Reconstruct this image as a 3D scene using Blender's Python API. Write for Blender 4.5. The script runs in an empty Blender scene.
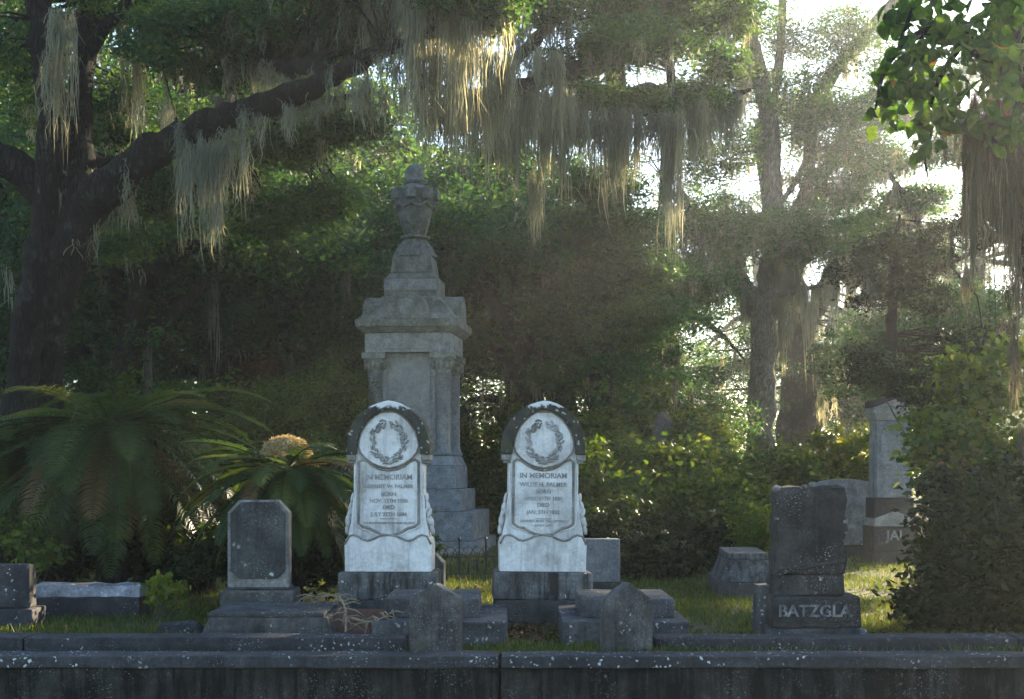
import bpy, bmesh, math, random
import numpy as np
from mathutils import Vector, Matrix, noise as mnoise
R = math.radians
sc = bpy.context.scene
COL = sc.collection

# ---------------------------------------------------------------- camera, sky, sun, exposure
FOC, YH, CAMH = 1422.2, 470.0, 1.4
cam_data = bpy.data.cameras.new('camera'); cam = bpy.data.objects.new('camera', cam_data); COL.objects.link(cam)
cam_data.sensor_width = 36; cam_data.lens = 50; cam_data.clip_end = 2000; cam_data.clip_start = 0.1
cam_data.shift_y = (YH - 349.5) / 1024.0
cam.location = (0, 0, CAMH); cam.rotation_euler = (R(90), 0, 0)
sc.camera = cam
SUN_AZ, SUN_EL = R(35), R(20)
world = bpy.data.worlds.new('World'); sc.world = world; world.use_nodes = True
nt = world.node_tree; nt.nodes.clear()
sky = nt.nodes.new('ShaderNodeTexSky'); sky.sky_type = 'NISHITA'; sky.sun_disc = False
sky.sun_elevation = SUN_EL; sky.sun_rotation = SUN_AZ; sky.air_density = 1.0; sky.dust_density = 0.6; sky.ozone_density = 2.0
bg = nt.nodes.new('ShaderNodeBackground'); bg.inputs['Strength'].default_value = 0.078
wo = nt.nodes.new('ShaderNodeOutputWorld')
nt.links.new(sky.outputs[0], bg.inputs['Color']); nt.links.new(bg.outputs[0], wo.inputs['Surface'])
sun_data = bpy.data.lights.new('sun', 'SUN'); sun_data.energy = 5.0; sun_data.angle = R(0.5); sun_data.color = (1.0, 0.82, 0.57)
sun = bpy.data.objects.new('sun', sun_data); COL.objects.link(sun)
SUNV = Vector((math.sin(SUN_AZ) * math.cos(SUN_EL), math.cos(SUN_AZ) * math.cos(SUN_EL), math.sin(SUN_EL)))
sun.location = SUNV * 100
sun.rotation_euler = (-SUNV).to_track_quat('-Z', 'Y').to_euler()
sc.view_settings.view_transform = 'Standard'; sc.view_settings.look = 'None'
sc.view_settings.gamma = 1.0; sc.view_settings.use_curve_mapping = False
sc.view_settings.exposure = 2.5
HAZE = 0.0012
cy = sc.cycles
cy.use_denoising = True; cy.max_bounces = 5; cy.diffuse_bounces = 3; cy.glossy_bounces = 2
cy.transmission_bounces = 3; cy.transparent_max_bounces = 4; cy.volume_bounces = 0
cy.sample_clamp_indirect = 4.0; cy.caustics_reflective = False; cy.caustics_refractive = False

# ---------------------------------------------------------------- helpers
def P(x, y, D):
    """a point of the place, from where it shows in the photograph and its distance"""
    return Vector(((x - 512) * D / FOC, D, CAMH + (YH - y) * D / FOC))
def GX(x, D): return (x - 512) * D / FOC
def link(o, parent=None):
    COL.objects.link(o)
    if parent is not None: o.parent = parent
    return o
def tag(o, label=None, cat=None, group=None, kind=None):
    if label: o['label'] = label
    if cat: o['category'] = cat
    if group: o['group'] = group
    if kind: o['kind'] = kind
    return o
def thing(name, label, cat, loc, rz=0.0, group=None):
    o = bpy.data.objects.new(name, None); o.empty_display_size = 0.2
    o.location = loc; o.rotation_euler = (0, 0, rz); link(o)
    return tag(o, label, cat, group)
def children(o): return [c for c in bpy.data.objects if c.parent == o]
def copy_tree(o, parent=None):
    c = o.copy(); COL.objects.link(c); c.parent = parent
    for ch in children(o): copy_tree(ch, c)
    return c

class MB:
    """collects shapes, then links them as ONE mesh object"""
    def __init__(s): s.v = []; s.f = []
    def add(s, vs, fs):
        b = len(s.v); s.v += [tuple(p) for p in vs]; s.f += [tuple(i + b for i in f) for f in fs]; return s
    def box(s, cx, cyy, z0, sx, sy, h, tx=1.0, ty=1.0, rz=0.0, tilt=None):
        hx, hy = sx / 2, sy / 2
        vs = [Vector((a * hx, b * hy, 0)) for a, b in ((-1, -1), (1, -1), (1, 1), (-1, 1))] + \
             [Vector((a * hx * tx, b * hy * ty, h)) for a, b in ((-1, -1), (1, -1), (1, 1), (-1, 1))]
        m = Matrix.Rotation(rz, 3, 'Z')
        vs = [m @ p + Vector((cx, cyy, z0)) for p in vs]
        return s.add(vs, [(3, 2, 1, 0), (4, 5, 6, 7), (0, 1, 5, 4), (1, 2, 6, 5), (2, 3, 7, 6), (3, 0, 4, 7)])
    def prism(s, outline, y0, y1):
        n = len(outline)
        vs = [(x, y0, z) for x, z in outline] + [(x, y1, z) for x, z in outline]
        fs = [tuple(range(n)), tuple(range(2 * n - 1, n - 1, -1))]
        fs += [(i, i + n, (i + 1) % n + n, (i + 1) % n) for i in range(n)]
        return s.add(vs, fs)
    def band(s, outer, inner, y0, y1):
        n = len(outer)
        vs = [(x, y0, z) for x, z in outer] + [(x, y0, z) for x, z in inner] + \
             [(x, y1, z) for x, z in outer] + [(x, y1, z) for x, z in inner]
        fs = []
        for i in range(n - 1):
            j = i + 1
            fs += [(i, j, n + j, n + i), (2 * n + i, 3 * n + i, 3 * n + j, 2 * n + j), (i, 2 * n + i, 2 * n + j, j), (n + i, n + j, 3 * n + j, 3 * n + i)]
        fs += [(0, n, 3 * n, 2 * n), (n - 1, 3 * n - 1, 4 * n - 1, 2 * n - 1)]
        return s.add(vs, fs)
    def tube(s, pts, radii, sides=8, cap=True, rough=0.0, closed=False, rng=None):
        pts = [Vector(p) for p in pts]; n = len(pts); b = len(s.v)
        if not hasattr(radii, '__len__'): radii = [radii] * n
        up = Vector((0.13, 0.31, 1)).normalized(); prev = None
        for i, p in enumerate(pts):
            if closed: t = pts[(i + 1) % n] - pts[i - 1]
            else: t = pts[min(i + 1, n - 1)] - pts[max(i - 1, 0)]
            t.normalize()
            if prev is None:
                a = t.cross(up)
                if a.length < 0.1: a = t.cross(Vector((1, 0, 0)))
            else: a = prev - t * prev.dot(t)
            a.normalize(); prev = a; c = t.cross(a)
            for k in range(sides):
                an = 2 * math.pi * k / sides
                r = radii[i]
                d = a * math.cos(an) + c * math.sin(an)
                if rough: r *= 1 + rough * mnoise.noise((p + d * radii[i]) * 2.2 / max(radii[i] * 4, .25)) * 1.6
                s.v.append(tuple(p + d * r))
        m = n if closed else n - 1
        for i in range(m):
            for k in range(sides):
                q = (k + 1) % sides; i2 = (i + 1) % n
                s.f.append((b + i * sides + k, b + i * sides + q, b + i2 * sides + q, b + i2 * sides + k))
        if cap and not closed:
            s.f.append(tuple(b + k for k in range(sides - 1, -1, -1))); s.f.append(tuple(b + (n - 1) * sides + k for k in range(sides)))
        return s
    def lathe(s, prof, sides=24, cx=0, cyy=0, rot=0.0, square=0.0):
        b = len(s.v); n = len(prof)
        for r, z in prof:
            for k in range(sides):
                an = 2 * math.pi * k / sides + rot
                s.v.append((cx + r * math.cos(an), cyy + r * math.sin(an), z))
        for i in range(n - 1):
            for k in range(sides):
                q = (k + 1) % sides
                s.f.append((b + i * sides + k, b + i * sides + q, b + (i + 1) * sides + q, b + (i + 1) * sides + k))
        s.f.append(tuple(b + k for k in range(sides - 1, -1, -1))); s.f.append(tuple(b + (n - 1) * sides + k for k in range(sides)))
        return s
    def ball(s, c, r, seg=8, rings=6, rot=None):
        c = Vector(c); r = Vector(r) if hasattr(r, '__len__') else Vector((r, r, r)); b = len(s.v)
        vs = []
        for i in range(rings + 1):
            th = math.pi * i / rings
            for k in range(seg):
                an = 2 * math.pi * k / seg
                p = Vector((r.x * math.sin(th) * math.cos(an), r.y * math.sin(th) * math.sin(an), r.z * math.cos(th)))
                if rot: p = rot @ p
                vs.append(p + c)
        fs = [(i * seg + k, (i + 1) * seg + k, (i + 1) * seg + (k + 1) % seg, i * seg + (k + 1) % seg) for i in range(rings) for k in range(seg)]
        return s.add(vs, fs)
    def build(s, name, mat, parent=None, bevel=0.0, smooth=False, rough=0.0, sub=0):
        me = bpy.data.meshes.new(name); me.from_pydata(s.v, [], s.f); me.update()
        bm = bmesh.new(); bm.from_mesh(me)
        bmesh.ops.remove_doubles(bm, verts=bm.verts, dist=1e-5)
        bmesh.ops.recalc_face_normals(bm, faces=bm.faces)
        if bevel:
            es = [e for e in bm.edges if len(e.link_faces) == 2 and e.calc_face_angle(0) > R(25)]
            bmesh.ops.bevel(bm, geom=es, offset=bevel, segments=2, profile=0.6, affect='EDGES', clamp_overlap=True)
        if sub:
            for _ in range(sub):
                es = [e for e in bm.edges if e.calc_length() > 0.12]
                bmesh.ops.subdivide_edges(bm, edges=es, cuts=1, use_grid_fill=True)
        if rough:
            bm.normal_update()
            for v in bm.verts:
                n1 = mnoise.noise(v.co * 5.0 + Vector((7, 3, 1))) + 0.5 * mnoise.noise(v.co * 13.0)
                v.co += v.normal * n1 * rough
        bm.to_mesh(me); bm.free()
        me.materials.append(mat)
        if smooth:
            me.polygons.foreach_set('use_smooth', [True] * len(me.polygons))
        return link(bpy.data.objects.new(name, me), parent)

def spline(pts, n=6):
    """Catmull-Rom through 4-tuples (x,y,z,r)"""
    pts = [np.array(p, float) for p in pts]
    P_ = [2 * pts[0] - pts[1]] + pts + [2 * pts[-1] - pts[-2]]
    out = []
    for i in range(1, len(P_) - 2):
        a, b, c, d = P_[i - 1:i + 3]
        for k in range(n):
            t = k / n
            out.append(.5 * (2 * b + (c - a) * t + (2 * a - 5 * b + 4 * c - d) * t * t + (3 * b - a - 3 * c + d) * t ** 3))
    out.append(pts[-1])
    return np.array(out)

def np_mesh(name, V, F, var=None, mat=None, parent=None, smooth=False):
    """quads from numpy arrays, with an optional per-vertex colour variation"""
    me = bpy.data.meshes.new(name)
    nv, nf = len(V), len(F)
    me.vertices.add(nv); me.vertices.foreach_set('co', np.ascontiguousarray(V, dtype=np.float32).ravel())
    me.loops.add(nf * 4); me.loops.foreach_set('vertex_index', np.ascontiguousarray(F, dtype=np.int32).ravel())
    me.polygons.add(nf); me.polygons.foreach_set('loop_start', np.arange(0, nf * 4, 4, dtype=np.int32))
    if var is not None:
        at = me.attributes.new('var', 'FLOAT', 'POINT'); at.data.foreach_set('value', np.ascontiguousarray(var, dtype=np.float32))
    me.update(calc_edges=True); me.validate()
    if smooth: me.polygons.foreach_set('use_smooth', np.ones(nf, dtype=bool))
    if mat: me.materials.append(mat)
    return link(bpy.data.objects.new(name, me), parent)

def leaf_arrays(C, size, rng, aspect=0.42, up=0.6, droop=0.25, cvar=None, fold=0.0):
    n = len(C)
    d = rng.normal(size=(n, 3)); d[:, 2] = d[:, 2] * 0.6 - droop
    d /= np.linalg.norm(d, axis=1)[:, None]
    nn = rng.normal(size=(n, 3)); nn[:, 2] = np.abs(nn[:, 2]) * 0.6 + up
    s = np.cross(d, nn); s /= np.linalg.norm(s, axis=1)[:, None] + 1e-9
    L = (size * rng.uniform(0.6, 1.3, n))[:, None]
    V = np.empty((n, 4, 3))
    V[:, 0] = C - d * L * 0.5; V[:, 2] = C + d * L * 0.5
    V[:, 1] = C + s * L * aspect * 0.5 + d * L * 0.05; V[:, 3] = C - s * L * aspect * 0.5 + d * L * 0.05
    F = np.arange(n * 4).reshape(n, 4)
    v = rng.uniform(0, 1, n) if cvar is None else np.clip(cvar + rng.normal(0, 0.16, n), 0, 1)
    return V.reshape(-1, 3), F, np.repeat(v, 4)

def big_leaf_arrays(C, size, rng, droop=0.8):
    """larger leaves of six facets folded along the rib"""
    n = len(C)
    d = rng.normal(size=(n, 3)); d[:, 2] = d[:, 2] * 0.5 - droop; d /= np.linalg.norm(d, axis=1)[:, None]
    nn = rng.normal(size=(n, 3)); nn[:, 2] += 0.7
    s = np.cross(d, nn); s /= np.linalg.norm(s, axis=1)[:, None]; up = np.cross(s, d)
    L = (size * rng.uniform(0.65, 1.25, n))[:, None]
    prof = [(0, 0.0, 0), (0.22, .25, .05), (.5, .31, .03), (.8, .17, -.05), (1.0, 0.0, -.12)]
    V = np.empty((n, 15, 3)); 
    for i, (t, w, z) in enumerate(prof):
        mid = C + d * L * t + up * L * z
        V[:, i * 3 + 1] = mid; V[:, i * 3] = mid - s * L * w + up * L * w * .25; V[:, i * 3 + 2] = mid + s * L * w + up * L * w * .25
    q = []
    for i in range(4):
        for k in range(2): q.append((i * 3 + k, i * 3 + k + 1, (i + 1) * 3 + k + 1, (i + 1) * 3 + k))
    F = (np.array(q)[None] + (np.arange(n) * 15)[:, None, None]).reshape(-1, 4)
    return V.reshape(-1, 3), F, np.repeat(rng.uniform(0, 1, n), 15)

def merge(parts):
    V, F, A, b = [], [], [], 0
    for v, f, a in parts:
        V.append(v); F.append(f + b); A.append(a); b += len(v)
    return np.concatenate(V), np.concatenate(F), np.concatenate(A)

def crown_clumps(blobs, rng, shell=0.55):
    """blobs: (centre, (rx,ry,rz), number of clumps); returns clump centres spread mostly through the outer volume"""
    out = []
    for c, r, n in blobs:
        d = rng.normal(size=(n, 3)); d /= np.linalg.norm(d, axis=1)[:, None]
        rad = rng.uniform(shell ** 3, 1, n) ** (1 / 3)
        out.append(np.array(c) + d * rad[:, None] * np.array(r))
    return np.concatenate(out)

def fill_clumps(cl, rad, per, rng, flat=0.5):
    n = len(cl); k = max(1, int(per))
    rr = rad * rng.uniform(0.6, 1.35, n)
    off = rng.normal(size=(n, k, 3)) * 0.5
    off[:, :, 2] *= flat
    C = cl[:, None, :] + off * rr[:, None, None]
    cv = np.repeat(rng.uniform(0.0, 0.9, n), k)
    return C.reshape(-1, 3), cv

def moss_arrays(A, rng, strand=0.012, seg=5, curl=0.042):
    """A: list of (x,y,z,length,width,count): beards of thin hanging strands, each a narrow ribbon that wavers and thins out"""
    parts = []
    for (x, y, z, Ln, W, n) in A:
        n = int(n * 1.1)
        if n < 1: continue
        nt = max(2, int(n / 26))                      # each beard hangs in several locks
        tc = rng.uniform(-1, 1, (nt, 2)) * np.array([W / 2, W / 3.2]); tl = Ln * rng.uniform(0.25, 1.0, nt) ** 1.2; tw = rng.uniform(.05, .2, nt) * W * .5
        lk = rng.integers(0, nt, n)
        e = rng.normal(0, 1, (n, 2)); u = e * tw[lk][:, None] + tc[lk]
        L = tl[lk] * np.clip(1.1 - .42 * np.hypot(e[:, 0], e[:, 1]), .12, 1) * rng.uniform(.55, 1.0, n)
        ang = rng.uniform(0, math.pi, n); sx, sy = np.cos(ang), np.sin(ang)
        t = np.linspace(0, 1, seg + 1)
        X = x + u[:, :1] + (tc[lk][:, :1] - u[:, :1]) * t[None] * .75 + curl * np.cumsum(rng.normal(0, .5, (n, seg + 1)), 1)
        Y = y + u[:, 1:] + (tc[lk][:, 1:] - u[:, 1:]) * t[None] * .75 + curl * np.cumsum(rng.normal(0, .5, (n, seg + 1)), 1)
        Z = z + rng.uniform(-.12, .12, (n, 1)) * min(1, Ln) - L[:, None] * t[None]
        wd = strand * .78 * rng.uniform(.5, 1.5, (n, 1)) * (np.array([.7] + [1.0] * (seg - 1) + [.15]))[None] * .5
        V = np.empty((n, seg + 1, 2, 3))
        V[:, :, 0, 0] = X - sx[:, None] * wd; V[:, :, 1, 0] = X + sx[:, None] * wd
        V[:, :, 0, 1] = Y - sy[:, None] * wd; V[:, :, 1, 1] = Y + sy[:, None] * wd
        V[:, :, 0, 2] = Z; V[:, :, 1, 2] = Z
        q = np.array([(i * 2, i * 2 + 1, i * 2 + 3, i * 2 + 2) for i in range(seg)])
        F = (q[None] + (np.arange(n) * (seg + 1) * 2)[:, None, None]).reshape(-1, 4)
        tone = rng.uniform(.05, .95, nt)
        parts.append((V.reshape(-1, 3), F, np.repeat(np.clip(tone[lk] + rng.normal(0, .1, n), 0, 1), (seg + 1) * 2)))
        k = int(n * 1.1); i = rng.integers(0, n, k); j = rng.integers(0, seg, k)   # curled side wisps
        a = np.stack([X[i, j], Y[i, j], Z[i, j]], 1); q_ = np.minimum(L[i], .8)[:, None] * rng.uniform(.06, .22, (k, 1))
        d1 = rng.normal(0, .55, (k, 3)); d1[:, 2] = -rng.uniform(.1, .8, k); d2 = d1 * .3 + rng.normal(0, .35, (k, 3)); d2[:, 2] = -1
        b_ = a + d1 * q_; c_ = b_ + d2 * q_; o_ = np.stack([sx[i], sy[i], np.zeros(k)], 1) * strand * .3
        W_ = np.stack([a - o_, a + o_, b_ - o_, b_ + o_, c_ - o_ * .3, c_ + o_ * .3], 1)
        F_ = (np.array([(0, 1, 3, 2), (2, 3, 5, 4)])[None] + (np.arange(k) * 6)[:, None, None]).reshape(-1, 4)
        parts.append((W_.reshape(-1, 3), F_, np.repeat(np.clip(tone[lk[i]] + rng.normal(0, .1, k), 0, 1), 6)))
    return merge(parts)

# ---------------------------------------------------------------- materials
def new_mat(name):
    m = bpy.data.materials.new(name); m.use_nodes = True; t = m.node_tree; t.nodes.clear()
    return m, t, t.nodes.new('ShaderNodeOutputMaterial')
def N(t, typ, **kw):
    n = t.nodes.new(typ)
    for k, v in kw.items():
        if k in n.inputs: n.inputs[k].default_value = v
        else: setattr(n, k, v)
    return n
def ramp(t, fac, stops):
    n = t.nodes.new('ShaderNodeValToRGB'); cr = n.color_ramp
    while len(cr.elements) < len(stops): cr.elements.new(0.5)
    for e, (p, c) in zip(cr.elements, stops):
        e.position = p; e.color = (c, c, c, 1) if not hasattr(c, '__len__') else (*c, 1)
    t.links.new(fac, n.inputs['Fac']); return n.outputs['Color']
def mix(t, fac, a, b, mode='MIX'):
    n = t.nodes.new('ShaderNodeMix'); n.data_type = 'RGBA'; n.blend_type = mode
    if hasattr(fac, 'links'): t.links.new(fac, n.inputs[0])
    else: n.inputs[0].default_value = fac
    for i, v in ((6, a), (7, b)):
        if hasattr(v, 'links'): t.links.new(v, n.inputs[i])
        else: n.inputs[i].default_value = (*v, 1)
    return n.outputs[2]
def coords(t, scale=(1, 1, 1), off=True):
    tc = t.nodes.new('ShaderNodeTexCoord'); mp = t.nodes.new('ShaderNodeMapping'); mp.inputs['Scale'].default_value = scale
    t.links.new(tc.outputs['Object'], mp.inputs['Vector'])
    if off:
        oi = t.nodes.new('ShaderNodeObjectInfo'); ml = t.nodes.new('ShaderNodeVectorMath'); ml.operation = 'SCALE'; ml.inputs[0].default_value = (37, 19, 53)
        t.links.new(oi.outputs['Random'], ml.inputs['Scale']); t.links.new(ml.outputs[0], mp.inputs['Location'])
    return mp.outputs[0]
def nz(t, vec, scale, detail=6, rough=0.6, dist=0.0):
    n = t.nodes.new('ShaderNodeTexNoise'); n.inputs['Scale'].default_value = scale; n.inputs['Detail'].default_value = detail
    n.inputs['Roughness'].default_value = rough; n.inputs['Distortion'].default_value = dist
    t.links.new(vec, n.inputs['Vector']); return n.outputs['Fac']
def stone_mat(name, base, base2, stain, stain_amt=.5, lichen=(.55, .57, .52), lichen_amt=.2, green=0.0, rough=.88, bump=.35, sc_=1.0, cap=None, spots=18):
    m, t, out = new_mat(name)
    c = coords(t); cs = coords(t, (9 * sc_, 9 * sc_, .9 * sc_))
    col = mix(t, ramp(t, nz(t, c, 4 * sc_, 8, .65), [(.35, 0), (.65, 1)]), base, base2)
    col = mix(t, .55, col, ramp(t, nz(t, c, 38 * sc_, 5, .75), [(.3, .15), (.7, .85)]), 'OVERLAY')
    col = mix(t, .6, col, ramp(t, nz(t, c, 7 * sc_, 5, .7), [(.32, .22), (.68, .78)]), 'OVERLAY')
    lo = .72 - stain_amt * .45
    f1 = ramp(t, nz(t, cs, 1.3, 6, .7, .4), [(lo, 0), (lo + .22, 1)])
    f2 = ramp(t, nz(t, c, 2.6 * sc_, 7, .65), [(lo - .02, 0), (lo + .16, 1)])
    fm = mix(t, .5, f1, f2, 'ADD' if stain_amt > .6 else 'MIX')
    col = mix(t, fm, col, stain)
    if green:
        col = mix(t, ramp(t, nz(t, c, 3.3 * sc_, 6, .7), [(.62 - green * .3, 0), (.8 - green * .3, .8)]), col, (.07, .085, .035))
    vo = t.nodes.new('ShaderNodeTexVoronoi'); vo.inputs['Scale'].default_value = spots * sc_; vo.inputs['Randomness'].default_value = 1
    ds = t.nodes.new('ShaderNodeVectorMath'); ds.operation = 'ADD'
    nn = t.nodes.new('ShaderNodeTexNoise'); nn.inputs['Scale'].default_value = 30; t.links.new(c, nn.inputs['Vector'])
    s2 = t.nodes.new('ShaderNodeVectorMath'); s2.operation = 'SCALE'; s2.inputs['Scale'].default_value = .05
    t.links.new(nn.outputs['Color'], s2.inputs[0]); t.links.new(c, ds.inputs[0]); t.links.new(s2.outputs[0], ds.inputs[1])
    t.links.new(ds.outputs[0], vo.inputs['Vector'])
    spot = ramp(t, vo.outputs['Distance'], [(.14, 1), (.27, 0)])
    pm = ramp(t, nz(t, c, 3.1, 3, .6), [(.66 - lichen_amt * .4, 0), (.74 - lichen_amt * .4, 1)])
    lm = mix(t, 1.0, spot, pm, 'MULTIPLY')
    col = mix(t, lm, col, lichen)
    if lichen_amt > 0:
        dust = mix(t, 1.0, ramp(t, nz(t, c, 70 * sc_, 3, .7), [(.60, 0), (.68, 1)]), ramp(t, nz(t, c, 2.2, 4, .6), [(.48, 0), (.62, .8)]), 'MULTIPLY')
        col = mix(t, dust, col, tuple(.6 * k + .1 for k in lichen))
    if cap:                                            # pale weather-bleached patch near the crest: (z0, z1, half width)
        tc = t.nodes.new('ShaderNodeTexCoord'); sx = t.nodes.new('ShaderNodeSeparateXYZ'); t.links.new(tc.outputs['Object'], sx.inputs[0])
        mr = t.nodes.new('ShaderNodeMapRange'); mr.inputs['From Min'].default_value = cap[0]; mr.inputs['From Max'].default_value = cap[1]
        t.links.new(sx.outputs['Z'], mr.inputs['Value'])
        ad = t.nodes.new('ShaderNodeMath'); ad.operation = 'MULTIPLY_ADD'; ad.inputs[1].default_value = 1.2; t.links.new(nz(t, c, 14, 5), ad.inputs[0])
        sb = t.nodes.new('ShaderNodeMath'); sb.operation = 'SUBTRACT'; sb.inputs[1].default_value = .6; t.links.new(mr.outputs[0], sb.inputs[0]); t.links.new(sb.outputs[0], ad.inputs[2])
        col = mix(t, ramp(t, ad.outputs[0], [(.45, 0), (.6, 1)]), col, (.72, .73, .72))
    b = N(t, 'ShaderNodeBsdfPrincipled', Roughness=rough); b.inputs['Specular IOR Level'].default_value = .3
    t.links.new(col, b.inputs['Base Color'])
    bp = t.nodes.new('ShaderNodeBump'); bp.inputs['Strength'].default_value = bump; bp.inputs['Distance'].default_value = .02
    hh = mix(t, .5, nz(t, c, 9 * sc_, 8, .7), nz(t, c, 50 * sc_, 4, .6))
    t.links.new(hh, bp.inputs['Height']); t.links.new(bp.outputs[0], b.inputs['Normal'])
    t.links.new(b.outputs[0], out.inputs['Surface']); return m
def leaf_mat(name, stops, trans=.4, rough=.5, tint=(2.3, 2.0, .6), mottle=0):
    m, t, out = new_mat(name)
    at = N(t, 'ShaderNodeAttribute', attribute_name='var')
    col = ramp(t, at.outputs['Fac'], stops)
    if mottle: col = mix(t, mottle, col, ramp(t, nz(t, coords(t, off=False), 16, 5, .7), [(.3, .1), (.7, .9)]), 'OVERLAY')
    b = N(t, 'ShaderNodeBsdfPrincipled', Roughness=rough); b.inputs['Specular IOR Level'].default_value = .15; t.links.new(col, b.inputs['Base Color'])
    tr = t.nodes.new('ShaderNodeBsdfTranslucent'); t.links.new(mix(t, 1.0, col, tint, 'MULTIPLY'), tr.inputs['Color'])
    ms = t.nodes.new('ShaderNodeMixShader'); ms.inputs[0].default_value = trans
    t.links.new(b.outputs[0], ms.inputs[1]); t.links.new(tr.outputs[0], ms.inputs[2]); t.links.new(ms.outputs[0], out.inputs['Surface'])
    return m
def plain_mat(name, c1, c2, scale=20, rough=.8, bump=.2, stretch=(1, 1, 1), metal=0):
    m, t, out = new_mat(name); c = coords(t, stretch)
    b = N(t, 'ShaderNodeBsdfPrincipled', Roughness=rough, Metallic=metal)
    f = nz(t, c, scale, 8, .65)
    t.links.new(mix(t, ramp(t, f, [(.35, 0), (.65, 1)]), c1, c2), b.inputs['Base Color'])
    bp = t.nodes.new('ShaderNodeBump'); bp.inputs['Strength'].default_value = bump; bp.inputs['Distance'].default_value = .08
    t.links.new(f, bp.inputs['Height']); t.links.new(bp.outputs[0], b.inputs['Normal']); t.links.new(b.outputs[0], out.inputs['Surface'])
    return m
def bark_mat(name, dark, mid, pale, scale=9):
    m, t, out = new_mat(name); c = coords(t, (1, 1, .22)); c2 = coords(t)
    dn = t.nodes.new('ShaderNodeTexNoise'); dn.inputs['Scale'].default_value = 6; dn.inputs['Detail'].default_value = 5; t.links.new(c, dn.inputs['Vector'])
    sv = t.nodes.new('ShaderNodeVectorMath'); sv.operation = 'SCALE'; sv.inputs['Scale'].default_value = .3; t.links.new(dn.outputs['Color'], sv.inputs[0])
    ad = t.nodes.new('ShaderNodeVectorMath'); ad.operation = 'ADD'; t.links.new(c, ad.inputs[0]); t.links.new(sv.outputs[0], ad.inputs[1])
    vo = t.nodes.new('ShaderNodeTexVoronoi'); vo.feature = 'DISTANCE_TO_EDGE'; vo.inputs['Scale'].default_value = scale; t.links.new(ad.outputs[0], vo.inputs['Vector'])
    crack = ramp(t, vo.outputs['Distance'], [(.0, .25), (.22, 1)])
    col = mix(t, ramp(t, nz(t, c2, 5, 8, .7), [(.35, 0), (.65, 1)]), mid, tuple(.5 * k for k in mid))
    col = mix(t, ramp(t, nz(t, c2, 3.1, 7, .75), [(.54, 0), (.66, .85)]), col, pale)
    col = mix(t, crack, dark, col)
    b = N(t, 'ShaderNodeBsdfPrincipled', Roughness=.95); b.inputs['Specular IOR Level'].default_value = .15; t.links.new(col, b.inputs['Base Color'])
    bp = t.nodes.new('ShaderNodeBump'); bp.inputs['Strength'].default_value = 1.0; bp.inputs['Distance'].default_value = .05
    t.links.new(mix(t, .45, crack, nz(t, c2, 22, 6, .7)), bp.inputs['Height']); t.links.new(bp.outputs[0], b.inputs['Normal']); t.links.new(b.outputs[0], out.inputs['Surface'])
    return m
M = {}
M['marble'] = stone_mat('white marble stained', (.80, .785, .75), (.66, .645, .61), (.15, .135, .115), .50, lichen_amt=.0, bump=.12)
M['marble_dirt'] = stone_mat('marble moulding with dirt', (.34, .32, .29), (.22, .20, .17), (.05, .045, .04), .5, lichen_amt=.05, bump=.3)
M['wreath'] = stone_mat('carved wreath', (.42, .41, .40), (.30, .29, .27), (.12, .11, .10), .5, lichen_amt=0, bump=.2)
M['letter'] = stone_mat('weathered lettering', (.24, .23, .22), (.31, .30, .29), (.46, .45, .44), .5, lichen_amt=0, bump=.1)
M['hood'] = stone_mat('algae dark hood', (0.0280, 0.0272, 0.0208), (0.0680, 0.0656, 0.0528), (0.0144, 0.0144, 0.0112), .45, lichen=(.42, .44, .38), lichen_amt=.85, green=.3, cap=(1.90, 2.03), spots=20)
M['base_stone'] = stone_mat('grey base stone', (0.102, 0.102, 0.098), (0.187, 0.187, 0.178), (0.025, 0.025, 0.023), .62, lichen_amt=.25, sc_=1.2)
M['base_dark'] = stone_mat('dark base stone', (0.0480, 0.0512, 0.0480), (0.0800, 0.0800, 0.0760), (0.0240, 0.0272, 0.0216), .5, lichen_amt=.2, green=.2)
M['wall'] = stone_mat('black stained wall face', (0.0252, 0.0238, 0.0210), (0.0504, 0.0483, 0.0420), (0.0056, 0.0056, 0.0049), .66, lichen_amt=.05, lichen=(.3, .3, .28), sc_=1.1)
M['coping'] = stone_mat('lichen spotted coping', (0.0360, 0.0360, 0.0368), (0.0630, 0.0630, 0.0653), (0.0158, 0.0158, 0.0180), .5, lichen=(.6, .61, .60), lichen_amt=.42, spots=24)
M['kerb'] = stone_mat('dark kerb', (0.0292, 0.0292, 0.0315), (0.0540, 0.0540, 0.0562), (0.0128, 0.0128, 0.0142), .5, lichen=(.45, .45, .45), lichen_amt=.35, spots=24)
M['kerb_pale'] = stone_mat('paler kerb', (0.0576, 0.0576, 0.0576), (0.1152, 0.1152, 0.1152), (0.0200, 0.0200, 0.0208), .55, lichen=(.5, .5, .5), lichen_amt=.4, spots=20)
M['footstone'] = stone_mat('footstone', (0.0731, 0.0706, 0.0646), (0.1343, 0.1283, 0.1190), (0.0213, 0.0195, 0.0170), .6, lichen=(.5, .5, .48), lichen_amt=.2, green=.08, sc_=1.4)
M['granite'] = stone_mat('grey granite', (0.225, 0.239, 0.248), (0.297, 0.310, 0.315), (0.117, 0.117, 0.113), .34, lichen_amt=.05, bump=.15)
M['granite_old'] = stone_mat('lichened granite', (.17, .18, .165), (.26, .27, .245), (.08, .08, .07), .45, lichen=(.36, .37, .32), lichen_amt=.4, green=.4, bump=.3)
M['granite_polish'] = stone_mat('polished grey granite', (.17, .18, .19), (.23, .24, .25), (.12, .12, .12), .25, lichen_amt=0, rough=.3, bump=.03)
M['charcoal'] = stone_mat('charcoal stone', (0.0289, 0.0281, 0.0272), (0.0638, 0.0629, 0.0603), (0.0110, 0.0110, 0.0110), .58, lichen=(.7, .7, .69), lichen_amt=.12, spots=7, bump=.6)
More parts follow.
